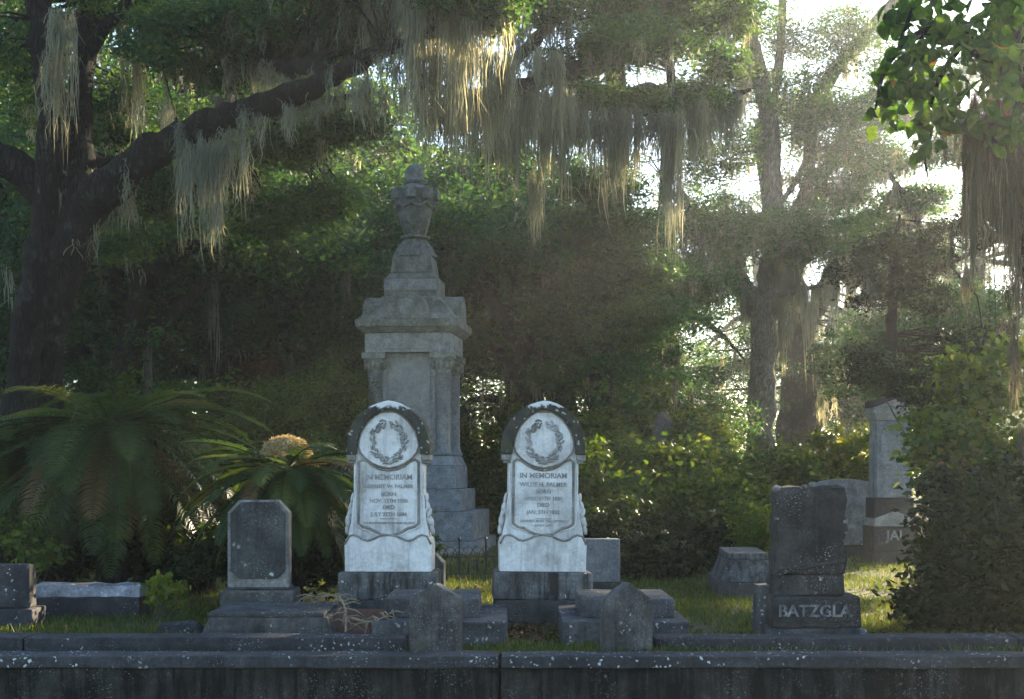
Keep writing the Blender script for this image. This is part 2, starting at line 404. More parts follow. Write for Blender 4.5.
M['chamfer'] = stone_mat('streaked headstone', (0.0357, 0.0374, 0.0357), (0.0774, 0.0808, 0.0774), (0.0145, 0.0161, 0.0145), .55, lichen=(.5, .52, .48), lichen_amt=.35, spots=12)
M['chamfer_edge'] = stone_mat('pale worn edge', (.27, .26, .24), (.17, .16, .145), (.05, .048, .044), .58, lichen_amt=.2)
M['ledger'] = stone_mat('dark ledger', (0.0480, 0.0456, 0.0424), (0.0880, 0.0840, 0.0800), (0.0200, 0.0200, 0.0192), .5, lichen=(.4, .4, .38), lichen_amt=.4)
M['ledger_side'] = stone_mat('ledger sides', (0.0664, 0.0632, 0.0568), (0.1144, 0.1080, 0.1024), (0.0240, 0.0224, 0.0208), .58, lichen_amt=.2)
M['far_grey'] = stone_mat('far grey stone', (0.170, 0.178, 0.183), (0.246, 0.255, 0.255), (0.085, 0.085, 0.085), .4, lichen_amt=.15)
M['red_granite'] = stone_mat('brownish dark granite', (0.0224, 0.0182, 0.0189), (0.0350, 0.0287, 0.0280), (0.0126, 0.0119, 0.0126), .4, lichen_amt=.05, rough=.6)
M['tan_stone'] = stone_mat('tan stone', (0.255, 0.238, 0.212), (0.323, 0.306, 0.272), (0.119, 0.111, 0.102), .35, lichen_amt=.1)
M['bronze'] = stone_mat('dark weathered figure', (.04, .038, .04), (.075, .07, .072), (.025, .025, .025), .4, lichen_amt=.08)
M['rust'] = plain_mat('rusty metal', (.07, .035, .025), (.13, .065, .045), 14, .85)
M['iron'] = plain_mat('black iron', (.015, .016, .017), (.035, .032, .03), 40, .6)
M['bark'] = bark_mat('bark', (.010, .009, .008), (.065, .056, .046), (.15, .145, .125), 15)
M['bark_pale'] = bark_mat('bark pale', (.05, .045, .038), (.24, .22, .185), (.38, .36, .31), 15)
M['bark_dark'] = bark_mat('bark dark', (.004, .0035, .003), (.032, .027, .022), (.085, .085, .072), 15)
M['twig'] = plain_mat('twig', (.06, .05, .04), (.13, .11, .085), 12, .9)
M['dead'] = plain_mat('dead frond', (.16, .12, .07), (.30, .24, .16), 25, .9)
M['oak_leaf'] = leaf_mat('live oak leaf', [(0, (.022, .064, .030)), (.6, (.045, .110, .042)), (1, (.09, .15, .042))], .42)
M['oak_leaf_far'] = leaf_mat('background oak leaf', [(0, (.022, .066, .036)), (.7, (.045, .112, .052)), (1, (.10, .155, .05))], .42)
M['shrub_leaf'] = leaf_mat('shrub leaf', [(0, (.022, .05, .012)), (.6, (.05, .095, .018)), (1, (.11, .14, .03))], .45)
M['bright_leaf'] = leaf_mat('young bramble leaf', [(0, (.05, .09, .018)), (.6, (.10, .15, .028)), (1, (.20, .20, .045))], .5)
M['dark_leaf'] = leaf_mat('dark evergreen leaf', [(0, (.006, .016, .006)), (.7, (.014, .030, .010)), (1, (.032, .055, .018))], .3)
M['broad_leaf'] = leaf_mat('broad leaf', [(0, (.018, .055, .010)), (.55, (.035, .095, .016)), (.965, (.075, .14, .03)), (.975, (.22, .13, .03)), (.985, (.36, .13, .03)), (1, (.30, .05, .03))], .5, .5, mottle=.7)
M['cycad_leaf'] = leaf_mat('cycad leaflet', [(0, (.018, .042, .014)), (.6, (.040, .080, .022)), (.9, (.10, .13, .035)), (1, (.13, .09, .042))], .35, .4)
M['cycad_cone'] = leaf_mat('cycad felt', [(0, (.36, .27, .13)), (1, (.55, .43, .23))], .3, .9, (1.2, 1.1, .8))
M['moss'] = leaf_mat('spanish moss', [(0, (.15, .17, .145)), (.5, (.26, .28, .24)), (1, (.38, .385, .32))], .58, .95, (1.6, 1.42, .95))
M['moss_shaded'] = leaf_mat('moss tinted as backlit', [(0, (.05, .05, .04)), (.6, (.10, .098, .078)), (1, (.24, .21, .15))], .35, .95, (1.6, 1.42, .95))  # darker copy of the moss, with backlit shade put into its colour
M['grass'] = leaf_mat('grass blade', [(0, (.032, .065, .014)), (.6, (.065, .11, .02)), (.85, (.11, .125, .03)), (1, (.22, .18, .08))], .35, .6)
M['litter'] = leaf_mat('fallen leaf', [(0, (.06, .03, .015)), (.6, (.13, .065, .03)), (1, (.22, .13, .07))], .15, .8, (1, 1, 1))

# ---------------------------------------------------------------- ground
def ground_z(x, y):
    z = 0.03 * mnoise.noise(Vector((x * .5, y * .5, 0))) + 0.06 * mnoise.noise(Vector((x * .11, y * .11, 4)))
    if y > 30: z += min(1.0, (y - 30) / 30) * .35 * mnoise.noise(Vector((x * .05, y * .05, 9)))
    return z
def make_ground():
    xs = sorted(set([-400, -250, -150, -100, -70] + [i * 2.0 for i in range(-25, 26)] + [i * .25 for i in range(-36, 37)] + [70, 100, 150, 250, 400]))
    ys = sorted(set([-200, -100, -50, -20, -5, 4, 8, 9.9, 10.0, 10.19, 10.21] + [10.5 + i * .3 for i in range(40)] + [23 + i * 2 for i in range(24)] + [80, 100, 140, 200, 300, 500]))
    vs = [(x, y, (-.55 if y < 10.2 else ground_z(x, y))) for y in ys for x in xs]
    w = len(xs); fs = [(j * w + i, j * w + i + 1, (j + 1) * w + i + 1, (j + 1) * w + i) for j in range(len(ys) - 1) for i in range(w - 1)]
    m, t, out = new_mat('soil and turf'); c = coords(t, off=False)
    col = mix(t, ramp(t, nz(t, c, .9, 8, .65), [(.40, 0), (.62, 1)]), (.050, .075, .018), (.085, .062, .04))
    col = mix(t, .5, col, ramp(t, nz(t, c, 30, 6, .7), [(.3, .2), (.7, .8)]), 'OVERLAY')
    b = N(t, 'ShaderNodeBsdfPrincipled', Roughness=.95); t.links.new(col, b.inputs['Base Color'])
    bp = N(t, 'ShaderNodeBump'); bp.inputs['Strength'].default_value = .8; bp.inputs['Distance'].default_value = .05
    t.links.new(nz(t, c, 18, 8, .7), bp.inputs['Height']); t.links.new(bp.outputs[0], b.inputs['Normal']); t.links.new(b.outputs[0], out.inputs['Surface'])
    me = bpy.data.meshes.new('ground'); me.from_pydata(vs, [], fs); me.materials.append(m)
    me.polygons.foreach_set('use_smooth', [True] * len(fs))
    o = link(bpy.data.objects.new('ground', me)); tag(o, kind='structure')
make_ground()

# ---------------------------------------------------------------- front wall and kerbs
def make_wall():
    r = thing('boundary_wall', 'long low black-stained wall along the very front, under a lichen-spotted coping', 'wall', (0, 10.1, -.55))
    joint = GX(500, 9.95)
    for x0, x1 in ((-7.0, joint - .006), (joint + .006, 7.0)):
        MB().box((x0 + x1) / 2, 0, 0, x1 - x0, .22, .56).build('wall_section', M['wall'], r, .008, rough=.003)
        MB().box((x0 + x1) / 2, 0, .562, x1 - x0, .30, .085).build('coping', M['coping'], r, .012, sub=5, rough=.010)
make_wall()
def kerb(x0, x1, y, d, z, label, mat='kerb', base=-.1, yaw=0):
    r = thing('kerb', label, 'kerb', ((x0 + x1) / 2, y, base), yaw)
    n = max(1, int((x1 - x0) / 2.2)); w = (x1 - x0) / n
    for i in range(n):
        MB().box(x0 + w * (i + .5) - (x0 + x1) / 2, 0, 0, w - .008, d, z - base).build('kerb_block', M[mat], r, .012, sub=4, rough=.012)
kerb(-6.5, GX(405, 10.6), 10.76, .3, .15, 'dark stone kerb running from the left edge to the footstone before the ledgers')
kerb(GX(655, 10.6), 6.5, 10.76, .3, .145, 'dark stone kerb running from the right footstone to the right edge')

# ---------------------------------------------------------------- text
def text_mesh(mb, body, size, z, x=0.0, y=0.0, depth=.003, spread=1.0):
    cu = bpy.data.curves.new('lettering', 'FONT'); cu.body = body; cu.size = size; cu.align_x = 'CENTER'; cu.extrude = depth; cu.space_character = spread
    cu.resolution_u = 3; cu.offset = size * .022
    o = bpy.data.objects.new('lettering', cu); COL.objects.link(o)
    bpy.context.view_layer.update()
    me = bpy.data.meshes.new_from_object(o.evaluated_get(bpy.context.evaluated_depsgraph_get()))
    mb.add([(v.co.x + x, y - v.co.z, v.co.y + z) for v in me.vertices], [tuple(p.vertices) for p in me.polygons])
    bpy.data.objects.remove(o); bpy.data.curves.remove(cu); bpy.data.meshes.remove(me)

# ---------------------------------------------------------------- the two white marble memorials
def half(pts, s=111.0, y0=625.0):
    """a mirrored outline from (half width, height) pairs listed bottom to top on one side, apex last"""
    r = [(dx / s, (y0 - y) / s) for dx, y in pts]
    l = [(-x, z) for x, z in reversed(r) if x > 1e-6]
    return r + l
def make_memorial(label, lines, loc, rz):
    r = thing('memorial_headstone', label, 'headstone', loc, rz)
    S = 111.0; zz = lambda y: (625 - y) / S
    MB().box(0, 0, -.06, .855, .62, .06 + zz(598.3)).build('lower_base', M['base_dark'], r, .012, sub=3, rough=.005)
    MB().box(0, 0, zz(598), .885, .60, zz(571) - zz(598), .985, .985).build('upper_base', M['base_stone'], r, .014, sub=3, rough=.005)
    pl = MB().prism(half([(43, 570.8), (43.5, 545), (42.5, 539), (39, 535.5), (34, 534.5), (29, 536.5), (25, 539.5), (20, 540.5), (14, 538.5), (8, 535.5), (0, 534.5)]), -.20, .20)
    pl.build('plinth', M['marble'], r, .006)
    sc_l = MB().tube([(x, -.203, z + .004) for x, z in half([(43, 544), (39, 536), (34, 534.5), (29, 536.5), (25, 539.5), (20, 540.5), (14, 538.5), (8, 535.5), (0, 534.5)])], .010, 6)
    sc_l.build('plinth_scroll', M['marble_dirt'], r, smooth=True)
    MB().prism(half([(41, 546), (40, 530), (37.5, 520), (36.5, 505), (35, 492), (35, 460), (37, 457), (37, 452), (33, 450), (32.5, 440), (29, 430), (24.5, 423), (15.5, 413.5), (6, 408.6), (0, 407.5)]), -.145, .145).build('tablet', M['marble'], r, .006)
    rr = random.Random(5)
    for s in (-1, 1):
        sd = MB()                                       # carved foliage scrolls down the sides
        for (dx, y, rx, rz_) in ((37.5, 498, 2.6, 5), (39, 506, 3.2, 5), (40, 513, 3.6, 5), (41.5, 521, 4, 5.5), (42.5, 529, 3.6, 5), (39, 520, 3, 6), (37.5, 510, 2.5, 6)):
            sd.ball((s * dx / S, rr.uniform(-.10, -.05), zz(y)), (rx * .72 / S, .05, rz_ * 1.15 / S), 8, 6, Matrix.Rotation(rr.uniform(-.4, .4), 3, 'Y'))
        sd.build('side_scroll', M['marble'], r, smooth=True)
    outer = [(41.5, 454), (41.5, 444), (40, 434), (36.8, 425), (32, 417.5), (26, 411.5), (19.5, 407), (12.5, 403.6), (6, 401.6), (0, 400.5)]
    inner = [(31.5, 454), (31.3, 446), (30.2, 438), (27.3, 430.5), (23.5, 424.5), (19, 419), (14, 414.8), (8.5, 411.6), (4, 410), (0, 409.2)]
    f = lambda L: [(dx / S, zz(y)) for dx, y in L] + [(-dx / S, zz(y)) for dx, y in reversed(L[:-1])]
    MB().band(f(outer), f(inner), -.205, .19).build('hood', M['hood'], r, .012, sub=2, rough=.006)
    for s in (-1, 1):
        cb = MB(); cb.box(s * 37.2 / S, -.04, zz(460), .085, .30, zz(454.4) - zz(460)); cb.box(s * 36.5 / S, -.04, zz(463), .06, .26, zz(460) - zz(463) - .002)
        cb.build('corbel', M['marble_dirt'], r, .006)
    arch = [(0, 467.5), (9, 466), (16, 463), (23, 458), (28, 452), (30, 446), (29, 438.3), (26.2, 430.8), (22.4, 424.7), (18, 419.3), (13, 415.1), (7.5, 411.9), (0, 410)]
    ao = half(arch[1:-1] + [(0, 411.5)]); ao = [(0, zz(467.5))] + ao
    MB().prism(ao, -.165, -.10).build('arch_panel', M['marble'], r, .004)
    MB().tube([(x, -.163, z) for x, z in ao], .009, 6, closed=True).build('arch_moulding', M['marble_dirt'], r, smooth=True)
    w = MB(); rr = random.Random(8)                     # laurel wreath
    for k in range(130):
        a = 2 * math.pi * k / 130 + rr.uniform(-.03, .03); q = 1 + rr.uniform(-.22, .18)
        if abs(math.sin(a) - 1) < .015: continue
        cx, cz = 16.2 * math.cos(a) * q / S, zz(441) + 19 * math.sin(a) * q / S
        w.ball((cx, -.170, cz), (.021, .016, .009), 6, 4, Matrix.Rotation(-(a + math.pi / 2 + rr.uniform(-.8, .8)), 3, 'Y'))
    w.build('wreath', M['wreath'], r, smooth=True)
    fr = half([(7, 534), (14, 531), (19, 528), (26, 526), (30, 523), (30, 462), (26.5, 459), (21, 461), (16, 465), (9, 468.5), (0, 469.8)])
    fr = [(0, zz(535))] + fr
    MB().tube([(x, -.147, z) for x, z in fr], .013, 6, closed=True).build('text_frame', M['marble_dirt'], r, smooth=True)
    MB().tube([(x * 1.10 if abs(x) > .1 else x, -.146, z - (.018 if z < zz(520) else 0)) for x, z in fr], .007, 6, closed=True).build('outer_moulding', M['marble'], r, smooth=True)
    tx = MB()
    for body, y, size in lines: text_mesh(tx, body, size, zz(y), y=-.1465)
    tx.box(0, -.147, zz(lines[-1][3] if len(lines[-1]) > 3 else 518.5), .15, .006, .006)
    tx.build('inscription', M['letter'], r)
    return r
make_memorial('white marble memorial with laurel wreath inscribed HERBERT W. PALMER, the left of the pair', [
    ('IN MEMORIAM', 479, .066), ('HERBERT W. PALMER', 487.6, .047), ('BORN', 495.5, .05), ('NOV. 12TH 1880', 502, .047), ('DIED', 508.6, .05), ('JULY 22TH 1884', 515.5, .047), ('THE MANY HOPES OF WHICH LIE HERE', 523.5, .0265)],
    (GX(390, 12.9), 12.95, 0), R(-1.5))
make_memorial('white marble memorial with laurel wreath inscribed WILLIE H. PALMER, beside the grey slab', [
    ('IN MEMORIAM', 477.6, .066), ('WILLIE H. PALMER', 486, .053), ('BORN', 493, .05), ('APRIL 24TH 1880', 499.8, .047), ('DIED', 506.3, .05), ('JAN. 5TH 1882', 513.4, .047), ('DEAREST MUST TILL OF DAY', 521.8, .032), ('AWAY LIFE', 526, .03)],
    (GX(541, 12.9), 12.95, 0), R(2.5)).rotation_euler.y = R(.6)

# ---------------------------------------------------------------- two stepped ledgers and their footstones
def make_ledger(label, xl0, xl1, xu0, xu1, group=None):
    cx = (GX(xu0, 11.3) + GX(xu1, 11.3)) / 2
    r = thing('stepped_ledger', label, 'grave', (cx, 11.75, -.03))
    a, b = GX(xl0, 11.0) - cx, GX(xl1, 11.0) - cx
    MB().box((a + b) / 2, -.02, 0, b - a, 1.46, .254).build('lower_tier', M['kerb_pale'], r, .012, sub=4, rough=.006)
    a, b = GX(xu0, 11.3) - cx, GX(xu1, 11.3) - cx
    MB().box((a + b) / 2, .0, .256, b - a, .95, .15).build('upper_tier', M['kerb_pale'], r, .012, sub=3, rough=.006)
make_ledger('two-step grey grave ledger in front of the HERBERT memorial, behind the upright left footstone', 372, 507, 384, 479)
make_ledger('two-step grey grave ledger in front of the WILLIE memorial, behind the tilted footstone', 563, 690, 580, 674)
def make_footstone(x0, x1, ysh, ypk, pk, label, tilt=0, yaw=0):
    D = 10.45; cx = GX((x0 + x1) / 2, D); w = (x1 - x0) * D / FOC
    zf = lambda y: CAMH + (YH - y) * D / FOC + .25
    o = MB().prism([(-w / 2, 0), (w / 2, 0), (w / 2 * .98, zf(ysh)), (pk * w, zf(ypk)), (-w / 2 * .98, zf(ysh))], 0, .19).build('footstone', M['footstone'], None, .012, sub=4, rough=.006)
    o.location = (cx, D, -.25); o.rotation_euler = (R(-2), tilt, yaw)
    tag(o, label, 'footstone')
make_footstone(408, 460, 598, 584, .02, 'upright grey footstone with a gabled top at the end of the left kerb', 0, R(-6))
make_footstone(604, 653, 600, 583, -.02, 'grey gabled footstone leaning over by the start of the right kerb', R(2), R(12))

# ---------------------------------------------------------------- tall monument with urn
def make_monument():
    r = thing('urn_monument', 'tall grey granite monument with corner columns and a draped urn on top', 'monument', (GX(415, 24.9), 24.9, 0), R(-6))
    zz = lambda y: CAMH + (YH - y) / 58.2
    sq = lambda W0, W1, y0, y1: MB().box(0, 0, zz(y0), W0, W0, zz(y1) - zz(y0), W1 / W0, W1 / W0)
    MB().box(0, 0, -.1, 2.56, 2.56, .1 + zz(539)).build('foundation', M['granite'], r, .02)
    sq(2.34, 2.34, 538.7, 511).build('lower_step', M['granite'], r, .02)
    sq(1.88, 1.88, 510.8, 489).build('middle_step', M['granite'], r, .02)
    sq(1.64, 1.62, 488.7, 466).build('die_base', M['granite'], r, .015)
    sq(1.60, 1.46, 465.8, 456).build('base_moulding', M['granite'], r, .015)
    MB().box(0, 0, zz(455.8), 1.12, 1.12, zz(353.5) - zz(455.8)).build('shaft', M['granite'], r, .01)
    for a in range(4):                                   # arched panel on every face
        m = Matrix.Rotation(a * math.pi / 2, 3, 'Z')
        ol = [(-.36, zz(452)), (.36, zz(452))] + [(.36 * math.cos(t), zz(368) + .13 * math.sin(t)) for t in [math.pi * k / 10 for k in range(11)]]
        p = MB().prism(ol, -.572, -.555); p.v = [tuple(m @ Vector(v)) for v in p.v]; p.build('arched_panel', M['granite_polish'], r)
        p = MB()
        for s in (-1, 1): p.box(s * .43, -.565, zz(455), .05, .03, zz(356) - zz(455))
        p.box(0, -.5, zz(352.6) + .05, .80, .52, .05); p.box(0, -.5, zz(352.6) + .105, .74, .50, .03); p.box(0, -.5, zz(352.6) + .02, .1, .51, .03)
        p.v = [tuple(m @ Vector(v)) for v in p.v]; p.build('panel_moulding', M['granite'], r, .006)
    for sx in (-1, 1):
        for sy in (-1, 1):
            x, y = sx * .585, sy * .585
            MB().lathe([(.17, zz(455.7)), (.17, zz(453)), (.15, zz(451)), (.135, zz(449)), (.128, zz(440)), (.125, zz(374)), (.14, zz(373))], 20, x, y).build('column', M['granite_polish'], r, smooth=True)
            c = MB().lathe([(.135, zz(372.8)), (.15, zz(368)), (.165, zz(362)), (.19, zz(359.5))], 16, x, y).box(x, y, zz(359.4), .40, .40, zz(353.6) - zz(359.4))
            for k in range(12): c.ball((x + .165 * math.cos(k * math.pi / 6), y + .165 * math.sin(k * math.pi / 6), zz(366)), (.035, .035, .075), 6, 4)
            for k in range(4): c.ball((x + .185 * math.cos(k * math.pi / 2 + .785), y + .185 * math.sin(k * math.pi / 2 + .785), zz(361.5)), (.05, .05, .04), 6, 4)
            c.build('capital', M['granite_old'], r)
    sq(1.48, 1.48, 353.3, 334).build('entablature', M['granite'], r, .01)
    sq(1.56, 1.72, 333.8, 329).build('cornice_soffit', M['granite_old'], r, .008)
    sq(1.76, 1.78, 328.8, 321).build('cornice', M['granite_old'], r, .02)
    sq(1.70, .98, 320.8, 296).build('roof', M['granite_old'], r, .015)
    for a in range(4):
        m = Matrix.Rotation(a * math.pi / 2, 3, 'Z')
        ol = [(-.40, zz(321)), (.40, zz(321)), (.36, zz(308)), (.27, zz(300)), (.13, zz(295.5)), (0, zz(294)), (-.13, zz(295.5)), (-.27, zz(300)), (-.36, zz(308))]
        p = MB().prism(ol, -.86, -.42); p.v = [tuple(m @ Vector(v)) for v in p.v]; g = p.build('gable', M['granite_old'], r, .02)
        q = MB().lathe([(.15, -.02), (.15, .0), (.12, .015), (.05, .02)], 16); mm = m @ Matrix.Rotation(R(90), 3, 'X')
        q.v = [tuple(mm @ Vector(v) + m @ Vector((0, -.862, zz(309)))) for v in q.v]; q.build('rosette', M['granite'], g, smooth=False)
    sq(.92, .92, 295.8, 277).build('urn_pedestal', M['granite_old'], r, .02)
    MB().prism([(-.46, zz(290)), (.46, zz(290)), (.46, zz(279)), (-.46, zz(279))], -.475, -.462).build('pedestal_panel', M['granite'], r, .004)
    sq(.86, .76, 276.8, 272).build('pedestal_cap', M['granite_old'], r, .015)
    sq(.74, .66, 271.8, 254).build('urn_block', M['granite_old'], r, .02)
    u = MB(); pr = [(.47, 254), (.43, 250), (.34, 243), (.27, 238), (.24, 236)]
    b0 = len(u.v)                                         # fluted neck
    for rr_, y in pr:
        for k in range(48):
            an = 2 * math.pi * k / 48; q = rr_ * .82 * (1 + .05 * (1 if k % 4 < 2 else -1))
            u.v.append((q * math.cos(an), q * math.sin(an), zz(y)))
    for i in range(len(pr) - 1):
        for k in range(48):
            j = (k + 1) % 48; u.f.append((i * 48 + k, i * 48 + j, (i + 1) * 48 + j, (i + 1) * 48 + k))
    u.build('fluted_neck', M['granite_old'], r)
    MB().lathe([(.20, zz(236)), (.265, zz(235)), (.27, zz(233)), (.22, zz(232))], 24).build('neck_ring', M['granite_old'], r, smooth=True)
    ub = MB().lathe([(.19, zz(232)), (.26, zz(220)), (.325, zz(204)), (.325, zz(203)), (.35, zz(201)), (.36, zz(196)), (.37, zz(189))], 8, rot=R(22.5)).build('urn', M['granite_old'], r, .01)
    e = MB()                                             # cloth swags and shoulder blocks round the urn's mouth
    for k in range(8):
        a = k * math.pi / 4
        e.box(.37 * math.cos(a), .37 * math.sin(a), zz(196), .10, .17, zz(185) - zz(196), rz=a)
        e.tube([(.345 * math.cos(a + t), .345 * math.sin(a + t), zz(199 + 5 * math.sin(t / .785 * math.pi))) for t in [.785 * i / 6 for i in range(7)]], .03, 6)
    e.build('drapery', M['granite_old'], ub, .006)
    MB().lathe([(.36, zz(189)), (.37, zz(186)), (.29, zz(183)), (.20, zz(181)), (.15, zz(179))], 8, rot=R(22.5)).build('urn_lid', M['granite_old'], r, .01)
    MB().lathe([(.14, zz(179.3)), (.22, zz(177)), (.22, zz(175)), (.14, zz(173.5)), (.175, zz(170)), (.17, zz(166)), (.135, zz(162)), (.07, zz(159)), (.02, zz(158))], 20).build('finial', M['granite_old'], r, smooth=True)
make_monument()

# ---------------------------------------------------------------- chamfered headstone and its ledger
def make_chamfer():
    D = 12.4; cx = GX(259.5, D)
    zz = lambda y: CAMH + (YH - y) * D / FOC
    r = thing('chamfered_headstone', 'dark streaked headstone with cut corners standing before the drooping cycad', 'headstone', (cx, D, 0))
    w = .265; ch = .10
    MB().box(.0, .06, 0, .64, .40, zz(589)).build('base', M['ledger_side'], r, .02, sub=3, rough=.008)
    MB().box(.0, .06, zz(588.7), .54, .30, .02).build('base_lip', M['ledger'], r, .006)
    ol = [(-w, zz(587)), (w, zz(587)), (w, zz(512)), (w - ch, zz(500)), (-w + ch, zz(500)), (-w, zz(512))]
    MB().prism(ol, -.07, .10).build('slab', M['chamfer_edge'], r, .008)
    w2 = w - .028
    ol = [(-w2 + .07, zz(578)), (w2 - .07, zz(578)), (w2, zz(570)), (w2, zz(513)), (w2 - ch * .95, zz(501.8)), (-w2 + ch * .95, zz(501.8)), (-w2, zz(513)), (-w2, zz(570))]
    MB().prism(ol, -.088, -.06).build('face_panel', M['chamfer'], r, .008)
    r = thing('grave_ledger', 'dark slab ledger with flared pale sides lying before the cut-corner headstone', 'grave', (GX(267, 11.3), 11.72, -.03))
    MB().box(.02, 0, 0, 1.16, 1.05, .265, .80, .92).build('flared_sides', M['ledger_side'], r, .012, sub=3, rough=.006)
    MB().box(.0, -.0, .267, .92, .96, .035).build('slab', M['ledger'], r, .01, sub=3, rough=.003)
make_chamfer()

# ---------------------------------------------------------------- rock-faced headstone
def make_rock():
    D = 11.55; cx = GX(811, D); zz = lambda y: CAMH + (YH - y) * D / FOC
    r = thing('rock_faced_headstone', 'dark rough-edged headstone with raised letters BATZGLA on its base', 'headstone', (cx + .02, D + .2, 0))
    MB().box(.02, 0, -.02, .80, .52, zz(628) + .02).build('footing', M['kerb_pale'], r, .012, sub=3, rough=.008)
    MB().box(.02, 0, zz(627.8), .735, .46, zz(596) - zz(627.8), .97, .97).build('base', M['charcoal'], r, .022, sub=3, rough=.006)
    MB().prism([(-.335, zz(622)), (.345, zz(622)), (.345, zz(600)), (-.335, zz(600))], -.238, -.225).build('name_panel', M['charcoal'], r, .005)
    tx = MB(); text_mesh(tx, 'BATZGLA', .135, zz(616), .0, -.243, .009, 1.0); tx.build('lettering', stone_mat('pale chipped letters', (.34, .34, .34), (.19, .19, .19), (.05, .05, .05), .62, lichen_amt=0), r)
    MB().box(-.02, .02, zz(595.7), .575, .36, zz(575) - zz(595.7), .97, .95).build('plinth', M['charcoal'], r, .014, sub=3, rough=.012)
    MB().prism([(-.30, zz(576)), (.27, zz(562)), (.27, zz(558)), (-.30, zz(571))], -.185, .0).build('scroll_fold', M['charcoal'], r, .01, sub=2, rough=.008)
    ol = [(-.295, zz(574.6)), (.265, zz(574.6)), (.285, zz(560)), (.262, zz(545)), (.29, zz(530)), (.268, zz(515)), (.292, zz(500)), (.27, zz(487)), (.2, zz(485.5)), (.0, zz(487)), (-.15, zz(485.5)), (-.27, zz(488)), (-.295, zz(496)), (-.275, zz(512)), (-.30, zz(528)), (-.278, zz(543)), (-.302, zz(557))]
    b = MB().prism(ol, -.165, .17).build('rough_tablet', M['charcoal'], r, .022, sub=4, rough=.014)
    tc = MB()
    for x, y, q in ((-.285, 489, .035), (-.06, 486.5, .030), (.01, 485, .038), (.262, 522, .03), (.27, 533, .026), (.255, 541, .024), (-.285, 519, .024)):
        tc.ball((x, -.12, zz(y)), (q, .06, q * .75), 7, 5)
    tc.build('chipped_patch', M['chamfer_edge'], r, rough=.012, sub=1)
    o = MB().box(0, 0, 0, .16, .3, .46, .9, .9).build('small_marker', M['kerb_pale'], None, .012, sub=3, rough=.01)
    o.location = (GX(766, 11.9), 11.95, -.02); o.rotation_euler = (0, 0, R(4)); tag(o, 'small worn marker stone half hidden behind the left side of the BATZGLA headstone', 'headstone')
make_rock()

# ---------------------------------------------------------------- stones further back
def make_pedimented():
    D = 21.6; zz = lambda y: CAMH + (YH - y) * D / FOC; s = D / FOC
    r = thing('pedimented_monument', 'grey shaft monument with tan pediments and dark base lettered JAI', 'monument', (GX(896, D), D + .35, 0))
    MB().box(0, 0, -.02, 48 * s, .70, zz(552) + .02).build('lower_base', M['red_granite'], r, .015)
    MB().box(0, 0, zz(551.7), 45 * s, .66, zz(527) - zz(551.7)).build('upper_base', M['red_granite'], r, .015)
    tx = MB(); text_mesh(tx, 'JAI', .21, zz(540), -.02, -.333, .008); tx.build('lettering', M['far_grey'], r)
    MB().prism([(-21 * s, zz(526.6)), (21 * s, zz(526.6)), (21 * s, zz(519)), (0, zz(511)), (-21 * s, zz(519))], -.31, .31).build('lower_pediment', M['tan_stone'], r, .01)
    MB().box(0, .02, zz(520), 40 * s, .54, zz(498) - zz(520)).build('dark_block', M['red_granite'], r, .012)
    MB().box(0, 0, zz(497.7), 35.5 * s, .50, zz(420) - zz(497.7), .94, .94).build('shaft', M['far_grey'], r, .01)
    MB().prism([(-14 * s, zz(492)), (14 * s, zz(492)), (13 * s, zz(430)), (7 * s, zz(424)), (-7 * s, zz(424)), (-13 * s, zz(430))], -.256, -.235).build('face_panel', M['far_grey'], r, .005)
    tx = MB(); rr = random.Random(4)
    for y, hw in ((443, 7), (450, 11), (454.5, 12), (459, 10), (463.5, 12), (468, 9), (473, 11), (478, 8)):
        x = -hw
        while x < hw:
            q = rr.uniform(1.2, 3.2); tx.box((x + q / 2) * s, -.258, zz(y), q * s * .85, .006, .018); x += q + .7
    tx.build('worn_inscription', M['tan_stone'], r)
    MB().box(0, 0, zz(419.7), 36 * s, .52, zz(413) - zz(419.7), 1.14, 1.1).build('cornice', M['tan_stone'], r, .008)
    MB().box(0, 0, zz(412.8), 43 * s, .6, zz(410) - zz(412.8)).build('cornice_lip', M['tan_stone'], r, .006)
    MB().prism([(-21 * s, zz(409.8)), (21 * s, zz(409.8)), (21 * s, zz(407.5)), (0, zz(399)), (-21 * s, zz(407.5))], -.30, .28).build('upper_pediment', M['tan_stone'], r, .006)
    MB().prism([(-21.5 * s, zz(407)), (-21.5 * s, zz(400)), (-14 * s, zz(398)), (0, zz(397.2)), (14 * s, zz(398)), (21.5 * s, zz(400)), (21.5 * s, zz(407)), (0, zz(402))], -.26, .26).build('roof_cap', M['red_granite'], r, .01)
make_pedimented()
def arched_slab():
    D = 22.6; zz = lambda y: CAMH + (YH - y) * D / FOC; s = D / FOC
    r = thing('arched_headstone', 'broad grey headstone with a shallow arched top beside the JAI monument', 'headstone', (GX(846, D), D + .2, 0))
    ol = [(-29 * s, zz(545)), (29 * s, zz(545)), (30 * s, zz(487))] + [(30 * s * math.cos(t), zz(487) + 8 * s * math.sin(t)) for t in [math.pi * k / 12 for k in range(1, 12)]] + [(-30 * s, zz(487))]
    MB().prism(ol, -.16, .16).build('slab', M['far_grey'], r, .015, rough=.004)
    MB().box(0, 0, -.02, 66 * s, .55, zz(545.3) + .02).build('base', M['base_dark'], r, .015)
arched_slab()
